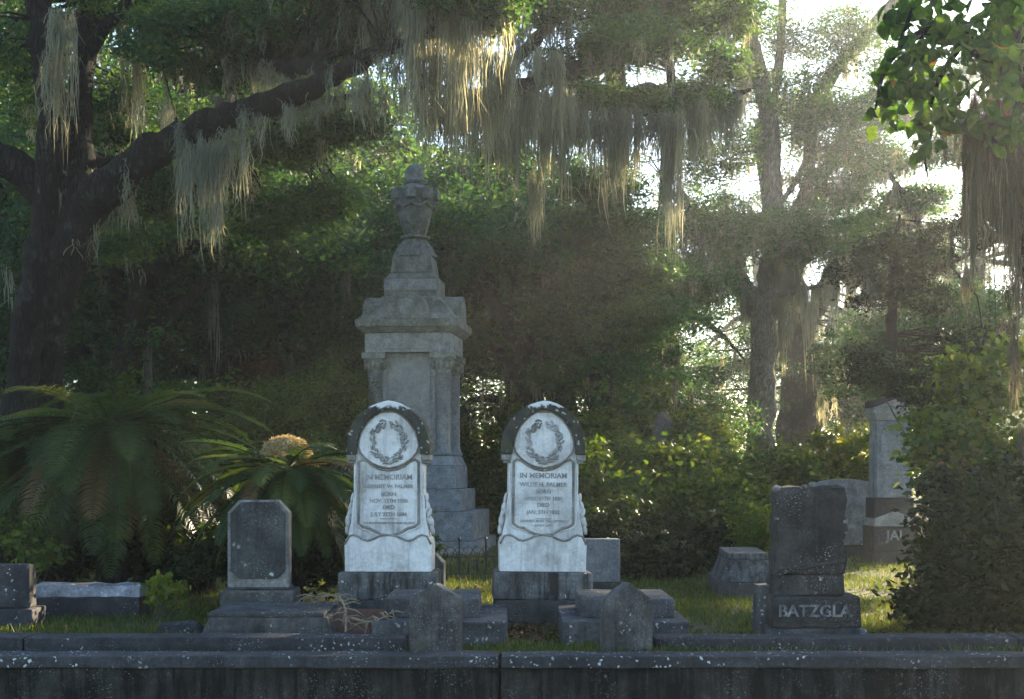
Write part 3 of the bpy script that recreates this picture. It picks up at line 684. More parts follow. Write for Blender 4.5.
def veiled():
    D = 26.0; zz = lambda y: CAMH + (YH - y) * D / FOC; s = D / FOC
    r = thing('draped_urn_stone', 'dark hooded draped urn on a pale pedestal rising out of the green bushes', 'monument', (GX(664, D), D + .3, 0))
    MB().box(0, 0, -.02, 44 * s, .8, zz(498) + .02).build('plinth', M['far_grey'], r, .02)
    MB().box(0, 0, zz(497.6), 32 * s, .58, zz(470) - zz(497.6), .9, .9).build('pedestal', M['marble'], r, .02)
    MB().lathe([(15 * s, zz(469.8)), (14 * s, zz(462)), (9 * s, zz(457)), (8 * s, zz(452)), (9.5 * s, zz(446)), (11 * s, zz(432)), (10 * s, zz(424)), (7 * s, zz(418)), (3.4 * s, zz(414)), (2.6 * s, zz(412)), (.5 * s, zz(411))], 14).build('draped_urn', M['bronze'], r, smooth=True)
veiled()
def plain_slab():
    D = 16.2; zz = lambda y: CAMH + (YH - y) * D / FOC; s = D / FOC
    r = thing('plain_headstone', 'plain square grey slab headstone just right of the WILLIE memorial', 'headstone', (GX(602, D), D + .1, 0), R(3))
    MB().box(0, 0, zz(582), 36 * s, .2, zz(539) - zz(582), .98, 1).build('slab', M['far_grey'], r, .012)
    MB().box(0, 0, -.02, 46 * s, .42, zz(582.3) + .02).build('base', M['base_dark'], r, .012)
plain_slab()
def hipped():
    D = 15.6; zz = lambda y: CAMH + (YH - y) * D / FOC; s = D / FOC
    r = thing('hipped_grave', 'low grey grave block with sloped sides behind the BATZGLA headstone', 'grave', (GX(754, D), D + .8, -.02), R(-4))
    MB().box(0, 0, 0, 62 * s, 1.7, zz(583) + .02).build('base', M['ledger_side'], r, .012, sub=2, rough=.005)
    MB().box(0, 0, zz(582.6) + .02, 56 * s, 1.5, zz(561) - zz(582.6), .72, .86).build('sloped_block', M['base_stone'], r, .012, sub=2, rough=.005)
    MB().box(0, 0, zz(560.6) + .02, 41 * s, 1.3, zz(554) - zz(560.6), .97, .97).build('top_slab', M['base_stone'], r, .012)
hipped()
def left_stones():
    D = 12.8; zz = lambda y: CAMH + (YH - y) * D / FOC; s = D / FOC
    r = thing('lichened_headstone', 'small dark headstone speckled with white lichen at the left edge', 'headstone', (GX(6, D), D + .15, 0))
    MB().box(0, 0, -.02, 58 * s, .42, zz(609) + .02, .95, .9).build('base', M['kerb'], r, .015, sub=3, rough=.008)
    MB().box(0, 0, zz(608.6), 44 * s, .2, zz(565) - zz(608.6), .97, 1).build('slab', M['kerb'], r, .02, sub=3, rough=.008)
    D = 13.5; s = D / FOC; zz = lambda y: CAMH + (YH - y) * D / FOC
    r = thing('coping_block', 'long low stone block with a bright rock-faced top in the shade under the left cycad', 'coping', (GX(82, D), D + .25, 0), R(2))
    MB().box(0, 0, -.03, 110 * s, .46, zz(598) + .03).build('block', M['kerb'], r, .01)
    MB().box(0, .03, zz(597.8), 109 * s, .42, .11, .99, .75).build('rock_face', stone_mat('rock faced top', (.36, .36, .37), (.20, .20, .21), (.09, .09, .09), .4, lichen_amt=.3, bump=.9), r, .01, sub=4, rough=.02)
    o = MB().box(0, 0, 0, .5, .3, .14, .6, .6).build('field_stone', M['kerb'], None, .03, sub=3, rough=.03); o.location = (GX(178, 12), 12.1, -.04); tag(o, 'flat grey stone sunk in the grass left of the flared ledger', 'stone')
    D = 14.4; zz = lambda y: CAMH + (YH - y) * D / FOC; s = D / FOC
    o = MB().prism([(0, 0), (.16, 0), (.16, zz(562)), (.07, zz(552)), (0, zz(552))], -.05, .35).build('side_slab', M['chamfer_edge'], None, .01, sub=2, rough=.006); o.location = (GX(428, D), D, -.02); tag(o, 'narrow pale slab standing half hidden behind the HERBERT memorial base', 'headstone')
left_stones()

# ---------------------------------------------------------------- wire fence, rusty sheet, dead branch
def make_fence():
    D0, D1 = 18.0, 18.6; x0, x1 = GX(405, D0), GX(512, D1)
    r = thing('hoop_fence', 'low black iron hoop fence on the grass before the tall urn monument', 'fence', (x0, D0, 0))
    L = x1 - x0; n = 12; dx, dy = L / n, (D1 - D0) / n
    for i in range(0, n + 1, 3):
        MB().tube([(dx * i, dy * i, -.03), (dx * i, dy * i, .50)], .012, 6).ball((dx * i, dy * i, .515), .022, 6, 4).build('post', M['iron'], r)
    for z in (.06, .28):
        MB().tube([(0, 0, z), (L, D1 - D0, z)], .006, 5).build('rail', M['iron'], r)
    h = MB()
    for i in range(n - 1):
        h.tube([(dx * (i + 1 - math.cos(t)), dy * (i + 1 - math.cos(t)), .05 + .36 * math.sin(t) ** .7) for t in [max(.001, math.pi * k / 12) if k < 12 else math.pi - .001 for k in range(13)]], .005, 4, cap=False)
    h.build('hoop_wire', M['iron'], r, smooth=True)
make_fence()
o = MB().box(0, 0, 0, .48, .02, .30).build('rusty_sheet', M['rust'], None, .004); o.location = (GX(366, 11.6), 11.35, 0); o.rotation_euler = (R(-22), 0, R(3)); tag(o, 'rust-brown metal sheet leaning between the flared ledger and the left footstone', 'sheet')
def dead_frond(name, pts, label):
    r = thing(name, label, 'frond', pts[0])
    b = Vector(pts[0]); q = spline([(*(Vector(p) - b), .012) for p in pts], 5)
    MB().tube([Vector(p[:3]) for p in q], [.012 - .009 * i / len(q) for i in range(len(q))], 6).build('stem', M['dead'], r)
    rr = random.Random(2); l = MB()
    for i in range(2, len(q)):
        c = Vector(q[i][:3])
        for k in range(3):
            e = c + Vector((rr.uniform(-.16, .16), rr.uniform(-.12, .12), rr.uniform(-.10, .03))); l.tube([c, (c + e) / 2 + Vector((0, 0, .02)), e], [.005, .006, .002], 4)
    l.build('leaflet', M['dead'], r)
dead_frond('dead_frond', [P(346, 632, 11.2), P(345, 608, 11.3), P(335, 596, 11.5), P(310, 597, 11.8)], 'dry brown frond hanging over the right edge of the flared ledger')
dead_frond('fallen_branch', [P(352, 618, 11.15), P(372, 622, 11.1), P(392, 612, 11.12)], 'broken dry branch lying across the rust-brown sheet')

# ---------------------------------------------------------------- trees
def tree(name, label, base, limbs, mats=('bark', 'oak_leaf', 'moss'), crown=None, moss=None, group=None, seed=1, trunk_sides=18, strand=.012, smooth=True):
    """limbs: lists of (x,y,z,r) points, the first is the trunk; crown: (clump centres, clump radius, leaves each, leaf size, twig root points)"""
    rng = np.random.default_rng(seed); base = Vector(base); B = np.array(base)
    r = thing(name, label, 'tree', base, 0, group)
    for i, lm in enumerate(limbs):
        q = spline([(p[0] - base.x, p[1] - base.y, p[2] - base.z, p[3]) for p in lm], 7)
        mb = MB().tube([Vector(p[:3]) for p in q], [max(p[3], .006) for p in q], trunk_sides, rough=.3)
        mb.build('trunk' if i == 0 else 'limb', M[mats[0]], r, smooth=smooth)
    if crown:
        parts = []; tw = MB()
        nodes = np.concatenate([spline(lm, 5)[:, :3] for lm in limbs]) - B
        for cl, rad, per, size, twig in crown:
            cl = cl - B
            C, cv = fill_clumps(cl, rad, per, rng)
            parts.append(leaf_arrays(C, size, rng, cvar=cv))
            if twig:
                for c in cl[rng.random(len(cl)) < twig]:
                    j = nodes[np.argmin(((nodes - c) ** 2).sum(1))]; a, b = Vector(j), Vector(c)
                    if (b - a).length > 7: continue
                    mid = (a + b) / 2 + Vector((rng.normal(0, .2), rng.normal(0, .2), .18 * (b - a).length * rng.uniform(-.4, 1)))
                    w = min(.06, .012 * (b - a).length + .008)
                    tw.tube([a, a.lerp(mid, .55), mid, mid.lerp(b, .5) + Vector((0, 0, .05)), b], [w, w * .8, w * .6, w * .4, w * .2], 5, cap=False)
        V, F, A = merge(parts)
        cr = np_mesh('crown', V, F, A, M[mats[1]], r)
        if tw.v: tw.build('branches', M['twig' if mats[0] != 'bark_dark' else 'bark_dark'], r, smooth=True)
    if moss:
        V, F, A = moss_arrays([(x - B[0], y - B[1], z - B[2], L, W, n) for x, y, z, L, W, n in moss], rng, strand)
        m = np_mesh('hanging_moss', V, F, A, M[mats[2]], r); m['kind'] = 'stuff'
    return r
def pl(pts):                                             # (px, py, distance, radius) -> (x,y,z,r)
    return [(*P(x, y, D), r) for x, y, D, r in pts]
def blobs(L):                                            # (px, py, distance, rx, ry, rz in metres, n)
    return [(tuple(P(x, y, D)), (rx, ry, rz), n) for x, y, D, rx, ry, rz, n in L]
def beards(L, rng, jit=.25):
    """(px, py, distance, length in px, width in px, strands)"""
    out = []
    for x, y, D, l, w, n in L:
        p = P(x, y, D); s = D / FOC
        out.append((p.x, p.y + rng.uniform(-jit, jit), p.z, l * s, w * s, n))
    return out
def along(limb, rng, k, Lr, W, n):
    """beards hung at random from a limb's underside"""
    q = spline(limb, 8); out = []
    for _ in range(k):
        p = q[rng.integers(2, len(q))]
        out.append((p[0], p[1] + rng.uniform(-.15, .15), p[2] - p[3] * .4, rng.uniform(*Lr), rng.uniform(.6, 1.4) * W, rng.integers(int(n * .6), int(n * 1.4) + 1)))
    return out
def from_clumps(cl, rng, frac, Lr, W, n):
    s = cl[rng.random(len(cl)) < frac]
    return [(c[0], c[1], c[2], rng.uniform(*Lr) * rng.uniform(.4, 1), rng.uniform(.6, 1.4) * W, rng.integers(int(n * .6), int(n * 1.4) + 1)) for c in s]

# --- the big leaning oak on the left
rng = np.random.default_rng(11)
def left_oak():
    bx = P(40, 600, 17)
    A = pl([(20, 610, 17, 0.288), (20, 500, 17, 0.240), (20, 400, 17, 0.208), (33, 300, 17, 0.184), (46, 210, 17, 0.176), (52, 110, 17, 0.168), (40, 20, 17, 0.152), (25, -90, 17, 0.136), (0, -220, 17, 0.080)])
    Bt = pl([(50, 610, 17.4, 0.272), (44, 480, 17.4, 0.240), (46, 380, 17.3, 0.216), (60, 290, 17.2, 0.240), (76, 225, 17.1, 0.240), (78, 150, 17.3, 0.184), (84, 60, 17.8, 0.152), (98, -20, 18.4, 0.128), (130, -130, 19, 0.080)])
    L = pl([(62, 262, 17.1, 0.224), (92, 205, 16.9, 0.224), (125, 172, 16.7, 0.216), (165, 146, 16.4, 0.192), (205, 126, 16.2, 0.160), (260, 106, 16.0, 0.136), (310, 88, 15.8, 0.120), (350, 68, 15.7, 0.104), (382, 49, 15.6, 0.096), (402, 46, 15.6, 0.080), (414, 62, 15.6, 0.048), (424, 90, 15.7, 0.024)])
    L2 = pl([(335, 76, 15.7, 0.080), (310, 66, 15.9, 0.096), (285, 68, 16.3, 0.080), (250, 50, 16.8, 0.064), (220, 10, 17.2, 0.040)])
    L3 = pl([(60, 230, 17.2, 0.160), (25, 175, 17.0, 0.176), (-10, 150, 16.8, 0.176), (-80, 110, 16.5, 0.120)])
    L4 = pl([(84, 60, 17.8, 0.104), (120, 10, 17.5, 0.080), (200, -50, 17, 0.064), (300, -90, 16.5, 0.040)])
    L6 = pl([(78, 150, 17.3, .10), (110, 165, 18.4, .08), (160, 150, 19.2, .07), (240, 130, 19.2, .05), (310, 105, 18.6, .04), (370, 92, 18, .025)])
    L5 = pl([(402, 46, 15.6, 0.056), (430, 30, 15.5, 0.048), (470, -10, 15.4, 0.040), (520, -60, 15.3, 0.032)])
    cl = crown_clumps(blobs([(210, 45, 17, 1.05, 1.2, .40, 105), (150, -10, 18, 1.2, 1.3, .5, 75), (300, 20, 16.5, 1.0, 1.0, .32, 85), (400, -20, 16, .9, 1, .3, 66), (60, -60, 17, 1.2, 1.4, .5, 70),
        (345, 35, 16.6, .45, .5, .25, 40), (120, 110, 18.2, .35, .4, .45, 30), (20, 60, 19, .5, .6, .9, 60), (-60, 60, 17, .8, 1, 1.2, 40), (470, 0, 15.5, .55, .6, .25, 50), (230, -150, 17, 2.6, 2.2, .8, 120), (450, -120, 16, 1.8, 1.6, .5, 70)]), rng)
    cl2 = crown_clumps(blobs([(150, 190, 19.3, .6, .6, .3, 30), (220, 165, 19.4, .6, .6, .28, 34), (290, 145, 19, .55, .6, .25, 30), (350, 130, 18.6, .45, .6, .2, 22), (255, 215, 20, .6, .6, .3, 30), (110, 240, 19.6, .5, .6, .35, 26), (320, 200, 20, .5, .6, .25, 24)]), rng)
    ms = along(L, rng, 20, (.3, 1.0), .3, 26) + along(L2, rng, 20, (.4, 1.0), .3, 30) + along(Bt[4:], rng, 14, (.6, 1.4), .3, 34) + along(A[4:], rng, 16, (.5, 1.6), .35, 38)
    ms += from_clumps(cl, rng, .6, (.25, .9), .22, 15)
    ms += beards([(62, 20, 16.7, 170, 26, 220), (50, 60, 16.6, 130, 20, 140), (205, 150, 16.1, 150, 50, 330), (230, 140, 16.1, 100, 40, 220), (190, 135, 16.2, 105, 30, 150), (175, 140, 16.3, 90, 24, 90), (355, 85, 15.7, 60, 16, 50), (290, 105, 15.9, 60, 16, 50),
        (160, 110, 16.8, 60, 60, 200), (130, 60, 17.6, 110, 30, 140), (385, 60, 15.5, 75, 14, 60), (372, 75, 15.6, 55, 16, 60), (418, -10, 15.4, 190, 26, 320), (436, 0, 15.5, 110, 22, 150), (455, -5, 15.4, 155, 40, 380), (470, 0, 15.4, 175, 16, 180), (478, -10, 15.3, 260, 6, 40),
        (440, 60, 15.7, 120, 22, 140), (405, 60, 15.6, 90, 26, 160), (500, -10, 15.5, 120, 26, 160), (430, 110, 15.8, 60, 20, 70), (390, -10, 15.6, 70, 40, 200), (340, 0, 16, 60, 40, 140), (255, 60, 16.6, 70, 50, 150), (300, 40, 16.5, 50, 40, 90), (240, 20, 16.6, 90, 40, 170), (320, 15, 16.2, 70, 50, 170), (370, 10, 16, 80, 30, 150), (140, 190, 17, 80, 24, 70), (215, 210, 16.4, 70, 24, 70), (270, 10, 16.8, 60, 40, 120), (345, 90, 15.8, 45, 40, 120), (395, 90, 15.6, 70, 24, 110), (250, 118, 16, 60, 30, 90), (185, 60, 17, 80, 50, 180), (310, 110, 15.9, 40, 40, 90)], rng, .12)
    ms += beards([(110, 190, 19, 90, 30, 130), (150, 160, 19.5, 120, 36, 170), (130, 120, 19, 70, 30, 110), (280, 120, 19, 70, 30, 110), (325, 110, 18.5, 80, 30, 120), (365, 100, 18, 70, 24, 100), (245, 170, 19.5, 70, 24, 80)], rng, .2)
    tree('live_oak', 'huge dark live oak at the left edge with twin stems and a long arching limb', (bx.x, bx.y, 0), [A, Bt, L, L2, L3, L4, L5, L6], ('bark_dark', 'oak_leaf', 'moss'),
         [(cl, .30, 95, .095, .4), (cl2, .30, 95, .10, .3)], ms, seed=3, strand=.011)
left_oak()

# --- the oak whose moss-hung boughs fill the top middle
def middle_oak():
    b = P(596, 520, 29)
    T = pl([(598, 530, 29, .26), (600, 440, 29, .23), (604, 340, 28.5, .21), (615, 240, 28, .19), (618, 130, 27, .18), (612, 30, 26, .22), (610, -90, 25, .16)])
    L1 = pl([(614, 60, 26, .17), (620, 50, 23.5, .15), (590, 66, 21, .13), (560, 74, 19.5, .12), (520, 88, 18.4, .11), (480, 94, 17.6, .09), (448, 100, 17, .07), (425, 118, 16.8, .03)])
    L2 = pl([(616, 100, 26.5, .15), (650, 90, 23.5, .12), (690, 100, 22, .09), (725, 96, 21.5, .06), (750, 90, 21, .03)])
    L3 = pl([(612, 20, 25.8, .14), (580, 0, 23, .11), (545, 30, 21, .09), (515, 62, 19.6, .08), (498, 84, 18.6, .06)])
    L4 = pl([(612, 40, 26, .12), (640, 30, 23, .10), (668, 60, 21, .07), (672, 130, 20.4, .06), (670, 180, 20.2, .05)])
    cl = crown_clumps(blobs([(570, 60, 20.5, .5, .7, .22, 24), (612, 48, 20, .5, .8, .22, 28), (652, 40, 20.5, .5, .7, .22, 26), (590, 100, 20, .45, .5, .16, 22), (640, 108, 20.5, .5, .6, .18, 26), (698, 98, 21, .45, .5, .2, 24), (722, 66, 21.5, .35, .5, .2, 14), (686, 30, 22, .5, .7, .22, 22),
        (600, 2, 21, .7, 1, .22, 34), (545, 8, 20, .5, .6, .2, 18), (735, 15, 22, .5, .6, .25, 20), (660, -10, 21.5, .7, .8, .25, 26), (500, 145, 20, .3, .4, .3, 10), (548, 130, 21, .35, .4, .2, 12), (620, -110, 22, 3, 2.4, .8, 200)]), rng)
    cl2 = crown_clumps(blobs([(600, 185, 26.5, .7, .7, .35, 34), (622, 230, 27, .8, .7, .4, 40), (598, 275, 27.5, .9, .7, .4, 44), (625, 320, 27.5, .9, .7, .4, 44), (575, 230, 27, .6, .7, .35, 30), (645, 270, 27, .7, .7, .35, 34), (560, 310, 28, .7, .7, .4, 34)]), rng)
    ms = along(L1[2:], rng, 26, (.5, 1.4), .3, 40) + along(L2[1:], rng, 22, (.4, 1.2), .3, 40) + along(L3[1:], rng, 14, (.4, 1.1), .3, 36)
    ms += from_clumps(cl, rng, .7, (.3, 1.2), .24, 18)
    ms += beards([(528, 95, 18.6, 140, 26, 325), (545, 120, 19, 176, 10, 87), (520, 100, 18.5, 91, 40, 300), (555, 105, 19, 122, 30, 325), (580, 120, 19.6, 97, 12, 137), (575, 100, 19.5, 73, 24, 200), (603, 120, 19.8, 97, 14, 150), (615, 120, 19.8, 115, 14, 150), (630, 120, 20, 128, 22, 237), (645, 120, 20, 97, 20, 175),
        (672, 130, 20.2, 195, 14, 325), (671, 120, 20.1, 128, 24, 275), (690, 105, 20.6, 103, 28, 300), (700, 105, 20.8, 85, 20, 175), (714, 110, 21, 73, 16, 112), (730, 110, 21.2, 104, 9, 137), (745, 80, 21.5, 85, 18, 112), (500, 100, 18, 109, 20, 162), (485, 100, 17.6, 109, 30, 250), (463, 108, 17.3, 85, 24, 162), (508, 30, 19, 85, 14, 100), (538, 50, 20, 73, 12, 100), (440, 20, 16.2, 183, 40, 325), (470, 40, 16.6, 170, 34, 300), (500, 60, 17.6, 146, 30, 250), (425, 60, 16.2, 134, 30, 225), (520, 20, 18, 134, 30, 200), (545, 60, 18.6, 146, 30, 250), (400, 20, 16, 109, 30, 187), (455, 90, 16.9, 146, 24, 187), (488, 95, 17.4, 183, 16, 112), (560, 95, 19, 158, 36, 350), (590, 115, 19.7, 122, 30, 250), (625, 115, 19.9, 134, 40, 325), (655, 115, 20.1, 109, 30, 250), (535, 180, 19.2, 97, 14, 75), (510, 120, 18.5, 122, 24, 150), (700, 120, 20.8, 109, 30, 250), (720, 110, 21.2, 85, 24, 150), (475, 60, 17.5, 109, 24, 150), (560, 20, 20, 73, 30, 150), (640, 20, 21, 73, 40, 175)], rng, .15)
    tree('live_oak', 'live oak behind the monument whose mossy boughs hang across the top middle', (b.x, b.y, 0), [T, L1, L2, L3, L4], ('bark', 'oak_leaf', 'moss'), [(cl, .30, 105, .098, .45), (cl2, .36, 110, .12, .3)], ms, seed=5, strand=.012)
middle_oak()

# --- the tall pale-stemmed oak standing in the sun beams on the right
def right_oak():
    D = 36; b = P(760, 522, D)
    T = pl([(758, 530, D, .42), (760, 450, D, .36), (762, 390, D, .33), (766, 320, D, .31), (771, 260, D, .27), (773, 190, D, .25), (770, 130, D, .23), (760, 80, D, .20), (748, 20, D, .17), (738, -60, D, .12)])
    L1 = pl([(766, 318, D, .26), (752, 300, D - .3, .30), (742, 285, D - .6, .24), (725, 250, D - 1, .17), (700, 215, D - 2, .10), (680, 190, D - 2.5, .05)])
    L2 = pl([(772, 250, D, .18), (795, 215, D + .5, .17), (808, 180, D + .8, .16), (812, 120, D + .8, .16), (826, 85, D + .8, .17), (852, 48, D + 1, .15), (890, 5, D + 1, .13), (940, -60, D + 1, .08)])
    L3 = pl([(768, 150, D, .1), (776, 90, D, .12), (782, 20, D, .10), (784, -60, D, .06)])
    L4 = pl([(768, 300, D, .10), (800, 290, D - .5, .07), (830, 283, D - 1, .05), (850, 270, D - 1, .03)])
    L5 = pl([(812, 150, D + .8, .08), (790, 190, D, .07), (770, 215, D - .6, .05)])
    cl = crown_clumps(blobs([(790, 95, D, 1.1, 1.3, .9, 46), (830, 130, D, 1.1, 1.2, .8, 46), (865, 50, D, 1, 1.2, .7, 34), (700, 60, D, 1.3, 1.5, 1.5, 80), (720, 150, D, .9, 1, 1.0, 44), (765, 232, D - 1, 1.5, 1.2, .55, 90), (820, 235, D - 1, 1.3, 1.2, .6, 80), (700, 240, D - 2, 1.3, 1.2, .9, 80), (675, 285, D - 3, 1.3, 1.4, .6, 70),
        (740, 10, D, 1.6, 1.4, .6, 50), (840, 185, D, .9, 1, .5, 36), (850, 110, D + 1, .8, 1, .35, 26), (800, 45, D, .7, 1, .35, 20), (870, 150, D + 1, .7, 1, .35, 24), (838, 20, D + 1, .6, 1, .3, 14), (760, -70, D, 3.5, 3, 1.2, 110)]), rng)
    ms = along(L1, rng, 16, (.6, 1.8), .35, 40) + along(L2, rng, 40, (.6, 2.0), .4, 40) + along(L4, rng, 16, (.8, 2.4), .3, 44) + from_clumps(cl, rng, .3, (.6, 1.7), .4, 26)
    ms += beards([(745, 300, D - .7, 70, 8, 90), (782, 315, D - .5, 85, 5, 90), (789, 320, D - .5, 60, 5, 50), (798, 290, D - .5, 60, 10, 90), (815, 285, D - .7, 45, 16, 90), (800, 180, D, 50, 20, 90), (750, 40, D, 80, 16, 90), (735, 160, D, 50, 20, 90), (812, 288, D - .6, 120, 26, 160), (838, 285, D - 1, 90, 24, 130), (850, 360, D + 2, 70, 30, 130), (826, 395, D + 3, 60, 24, 110), (798, 300, D + 1, 110, 18, 110), (860, 280, D - 1, 80, 24, 120), (700, 215, D - 2, 80, 30, 130), (730, 255, D - 1, 70, 26, 110), (880, 300, D, 90, 30, 140), (660, 250, D - 3, 90, 24, 110)], rng, .2)
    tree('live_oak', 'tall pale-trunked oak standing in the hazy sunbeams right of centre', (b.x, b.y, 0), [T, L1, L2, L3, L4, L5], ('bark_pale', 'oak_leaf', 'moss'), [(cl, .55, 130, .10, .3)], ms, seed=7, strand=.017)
    D = 44; b = P(798, 515, D)
    T = pl([(800, 520, D, .7), (800, 420, D, .62), (797, 340, D, .55), (790, 270, D, .42), (772, 200, D, .3), (760, 120, D, .2)])
    L1 = pl([(797, 340, D, .35), (825, 290, D, .3), (850, 240, D - 1, .22), (880, 222, D - 2, .17), (905, 226, D - 3, .14), (935, 232, D - 4, .10), (970, 215, D - 5, .06)])
    L2 = pl([(790, 280, D, .3), (815, 230, D, .25), (822, 180, D, .2), (850, 120, D, .12)])
    cl = crown_clumps(blobs([(870, 330, D - 1, 1.2, 1.4, .6, 26), (880, 390, D + 2, 1.8, 1.6, 1.4, 70), (900, 260, D - 3, 1.2, 1.2, .7, 46), (835, 390, D + 3, 1.3, 1.4, 1.0, 40), (690, 370, D, 1.3, 1.4, 1.2, 40), (800, 140, D, 2, 2, 1.5, 60)]), rng)
    ms = along(L1, rng, 26, (.8, 2.4), .5, 40) + along(L2, rng, 14, (.8, 2), .5, 40) + from_clumps(cl, rng, .5, (.8, 2.2), .6, 34)
    tree('live_oak', 'thick dark-trunked oak in the haze behind the pale oak trunk', (b.x, b.y, 0), [T, L1, L2], ('bark', 'oak_leaf_far', 'moss'), [(cl, .6, 110, .13, .3)], ms, seed=8, strand=.02)
right_oak()

def gap_tree():
    D = 41; b = P(985, 515, D)
    T = pl([(985, 520, D, .4), (982, 420, D, .32), (975, 320, D, .28), (980, 220, D, .22), (992, 120, D, .17), (1000, 20, D, .1), (1005, -60, D, .05)])
    L1 = pl([(976, 300, D, .17), (940, 260, D, .14), (905, 200, D - .5, .1), (880, 160, D - .5, .05)])
    L2 = pl([(985, 190, D, .15), (950, 130, D + .5, .11), (915, 90, D + .5, .07), (890, 70, D + .5, .03)])
    L3 = pl([(985, 200, D, .15), (1040, 130, D, .12), (1100, 90, D - .5, .08), (1150, 70, D - .5, .03)])
    cl = crown_clumps(blobs([(880, 165, D, .8, 1, .42, 24), (915, 200, D, .9, 1, .45, 30), (905, 120, D, .9, 1, .4, 26), (945, 150, D, .8, 1, .5, 26), (890, 85, D, .7, .9, .35, 18), (940, 85, D, .9, 1, .4, 24), (925, 255, D, .9, 1, .45, 30), (870, 225, D, .7, .9, .4, 22), (1000, 60, D, 1.2, 1.2, .6, 36), (1010, 190, D, 1.2, 1.2, .6, 36),
        (1050, 120, D, 1.1, 1.1, .5, 32), (1110, 90, D, 1.2, 1.1, .5, 32), (1150, 40, D, 1.2, 1.1, .5, 26), (1070, 10, D, 1.2, 1.1, .5, 28), (990, -40, D, 1.4, 1.2, .5, 30), (1090, 200, D, 1.2, 1.2, .5, 28), (960, 310, D, .9, 1, .5, 24), (1180, 140, D, 1.3, 1.2, .6, 34), (1130, 190, D, 1.0, 1, .45, 26), (1060, 250, D, 1.1, 1, .45, 26), (1240, 80, D, 1.3, 1.2, .6, 34), (1020, 110, D, .8, 1, .35, 20), (1120, -20, D, 1.3, 1, .5, 30), (1210, 10, D, 1.2, 1, .5, 28), (1150, 260, D, 1.2, 1, .5, 26), (845, 200, D, .5, .8, .3, 12)]), rng)  # clumps beyond the right edge are added to split the sun into shafts
    ms = along(L1, rng, 18, (.6, 1.8), .4, 40) + along(L2, rng, 14, (.6, 1.6), .4, 36) + from_clumps(cl, rng, .35, (.5, 1.7), .4, 30)
    tree('live_oak', 'sunlit mossy oak in the bright gap just left of the broad green leaves', (b.x, b.y, 0), [T, L1, L2, L3], ('bark', 'oak_leaf_far', 'moss'), [(cl, .46, 125, .14, .4)], ms, seed=9, strand=.02)
    D = 23; b = P(893, 550, D)
    T = pl([(893, 560, D, .13), (893, 450, D, .11), (892, 350, D, .10), (893, 285, D, .08), (896, 240, D, .05), (900, 215, D, .02)])
    L1 = pl([(893, 300, D, .05), (870, 280, D - .4, .035), (845, 268, D - .6, .015)]); L2 = pl([(893, 275, D, .05), (915, 262, D, .035), (940, 268, D - .3, .03), (1000, 240, D - .5, .03), (1080, 225, D - 1, .03), (1180, 220, D - 1, .02), (1260, 218, D - 1, .01)])
    cl = crown_clumps(blobs([(855, 272, D - .5, .42, .5, .16, 20), (885, 248, D, .5, .5, .2, 26), (920, 262, D, .45, .5, .2, 24), (900, 285, D - .2, .5, .5, .16, 22), (870, 300, D - .4, .3, .4, .12, 10), (930, 300, D, .4, .4, .2, 18), (940, 235, D, .4, .4, .2, 16), (875, 372, D, .5, .5, .14, 20), (925, 385, D, .5, .5, .2, 26), (960, 350, D, .5, .5, .3, 28), (945, 420, D, .4, .4, .3, 24), (990, 225, D - .5, .5, .5, .35, 40), (1030, 210, D - .8, .6, .5, .4, 50), (1080, 215, D - 1, .6, .5, .4, 50), (1140, 210, D - 1, .6, .5, .4, 50), (1200, 215, D - 1, .6, .5, .4, 50), (1260, 215, D - 1, .6, .5, .4, 40), (1060, 160, D - 1, .7, .5, .3, 40), (1160, 150, D - 1, .8, .5, .3, 40)]), rng)  # boughs running past the right edge are added to keep sun off the front
    tree('slender_tree', 'slender dark-leaved tree behind the pedimented monument, before the bright gap', (b.x, b.y, 0), [T, L1, L2], ('bark_dark', 'dark_leaf', 'moss'), [(cl, .24, 80, .085, .6)], along(L1, rng, 8, (.3, .9), .2, 30) + along(L2, rng, 8, (.3, .9), .2, 30), seed=10, strand=.014)
gap_tree()

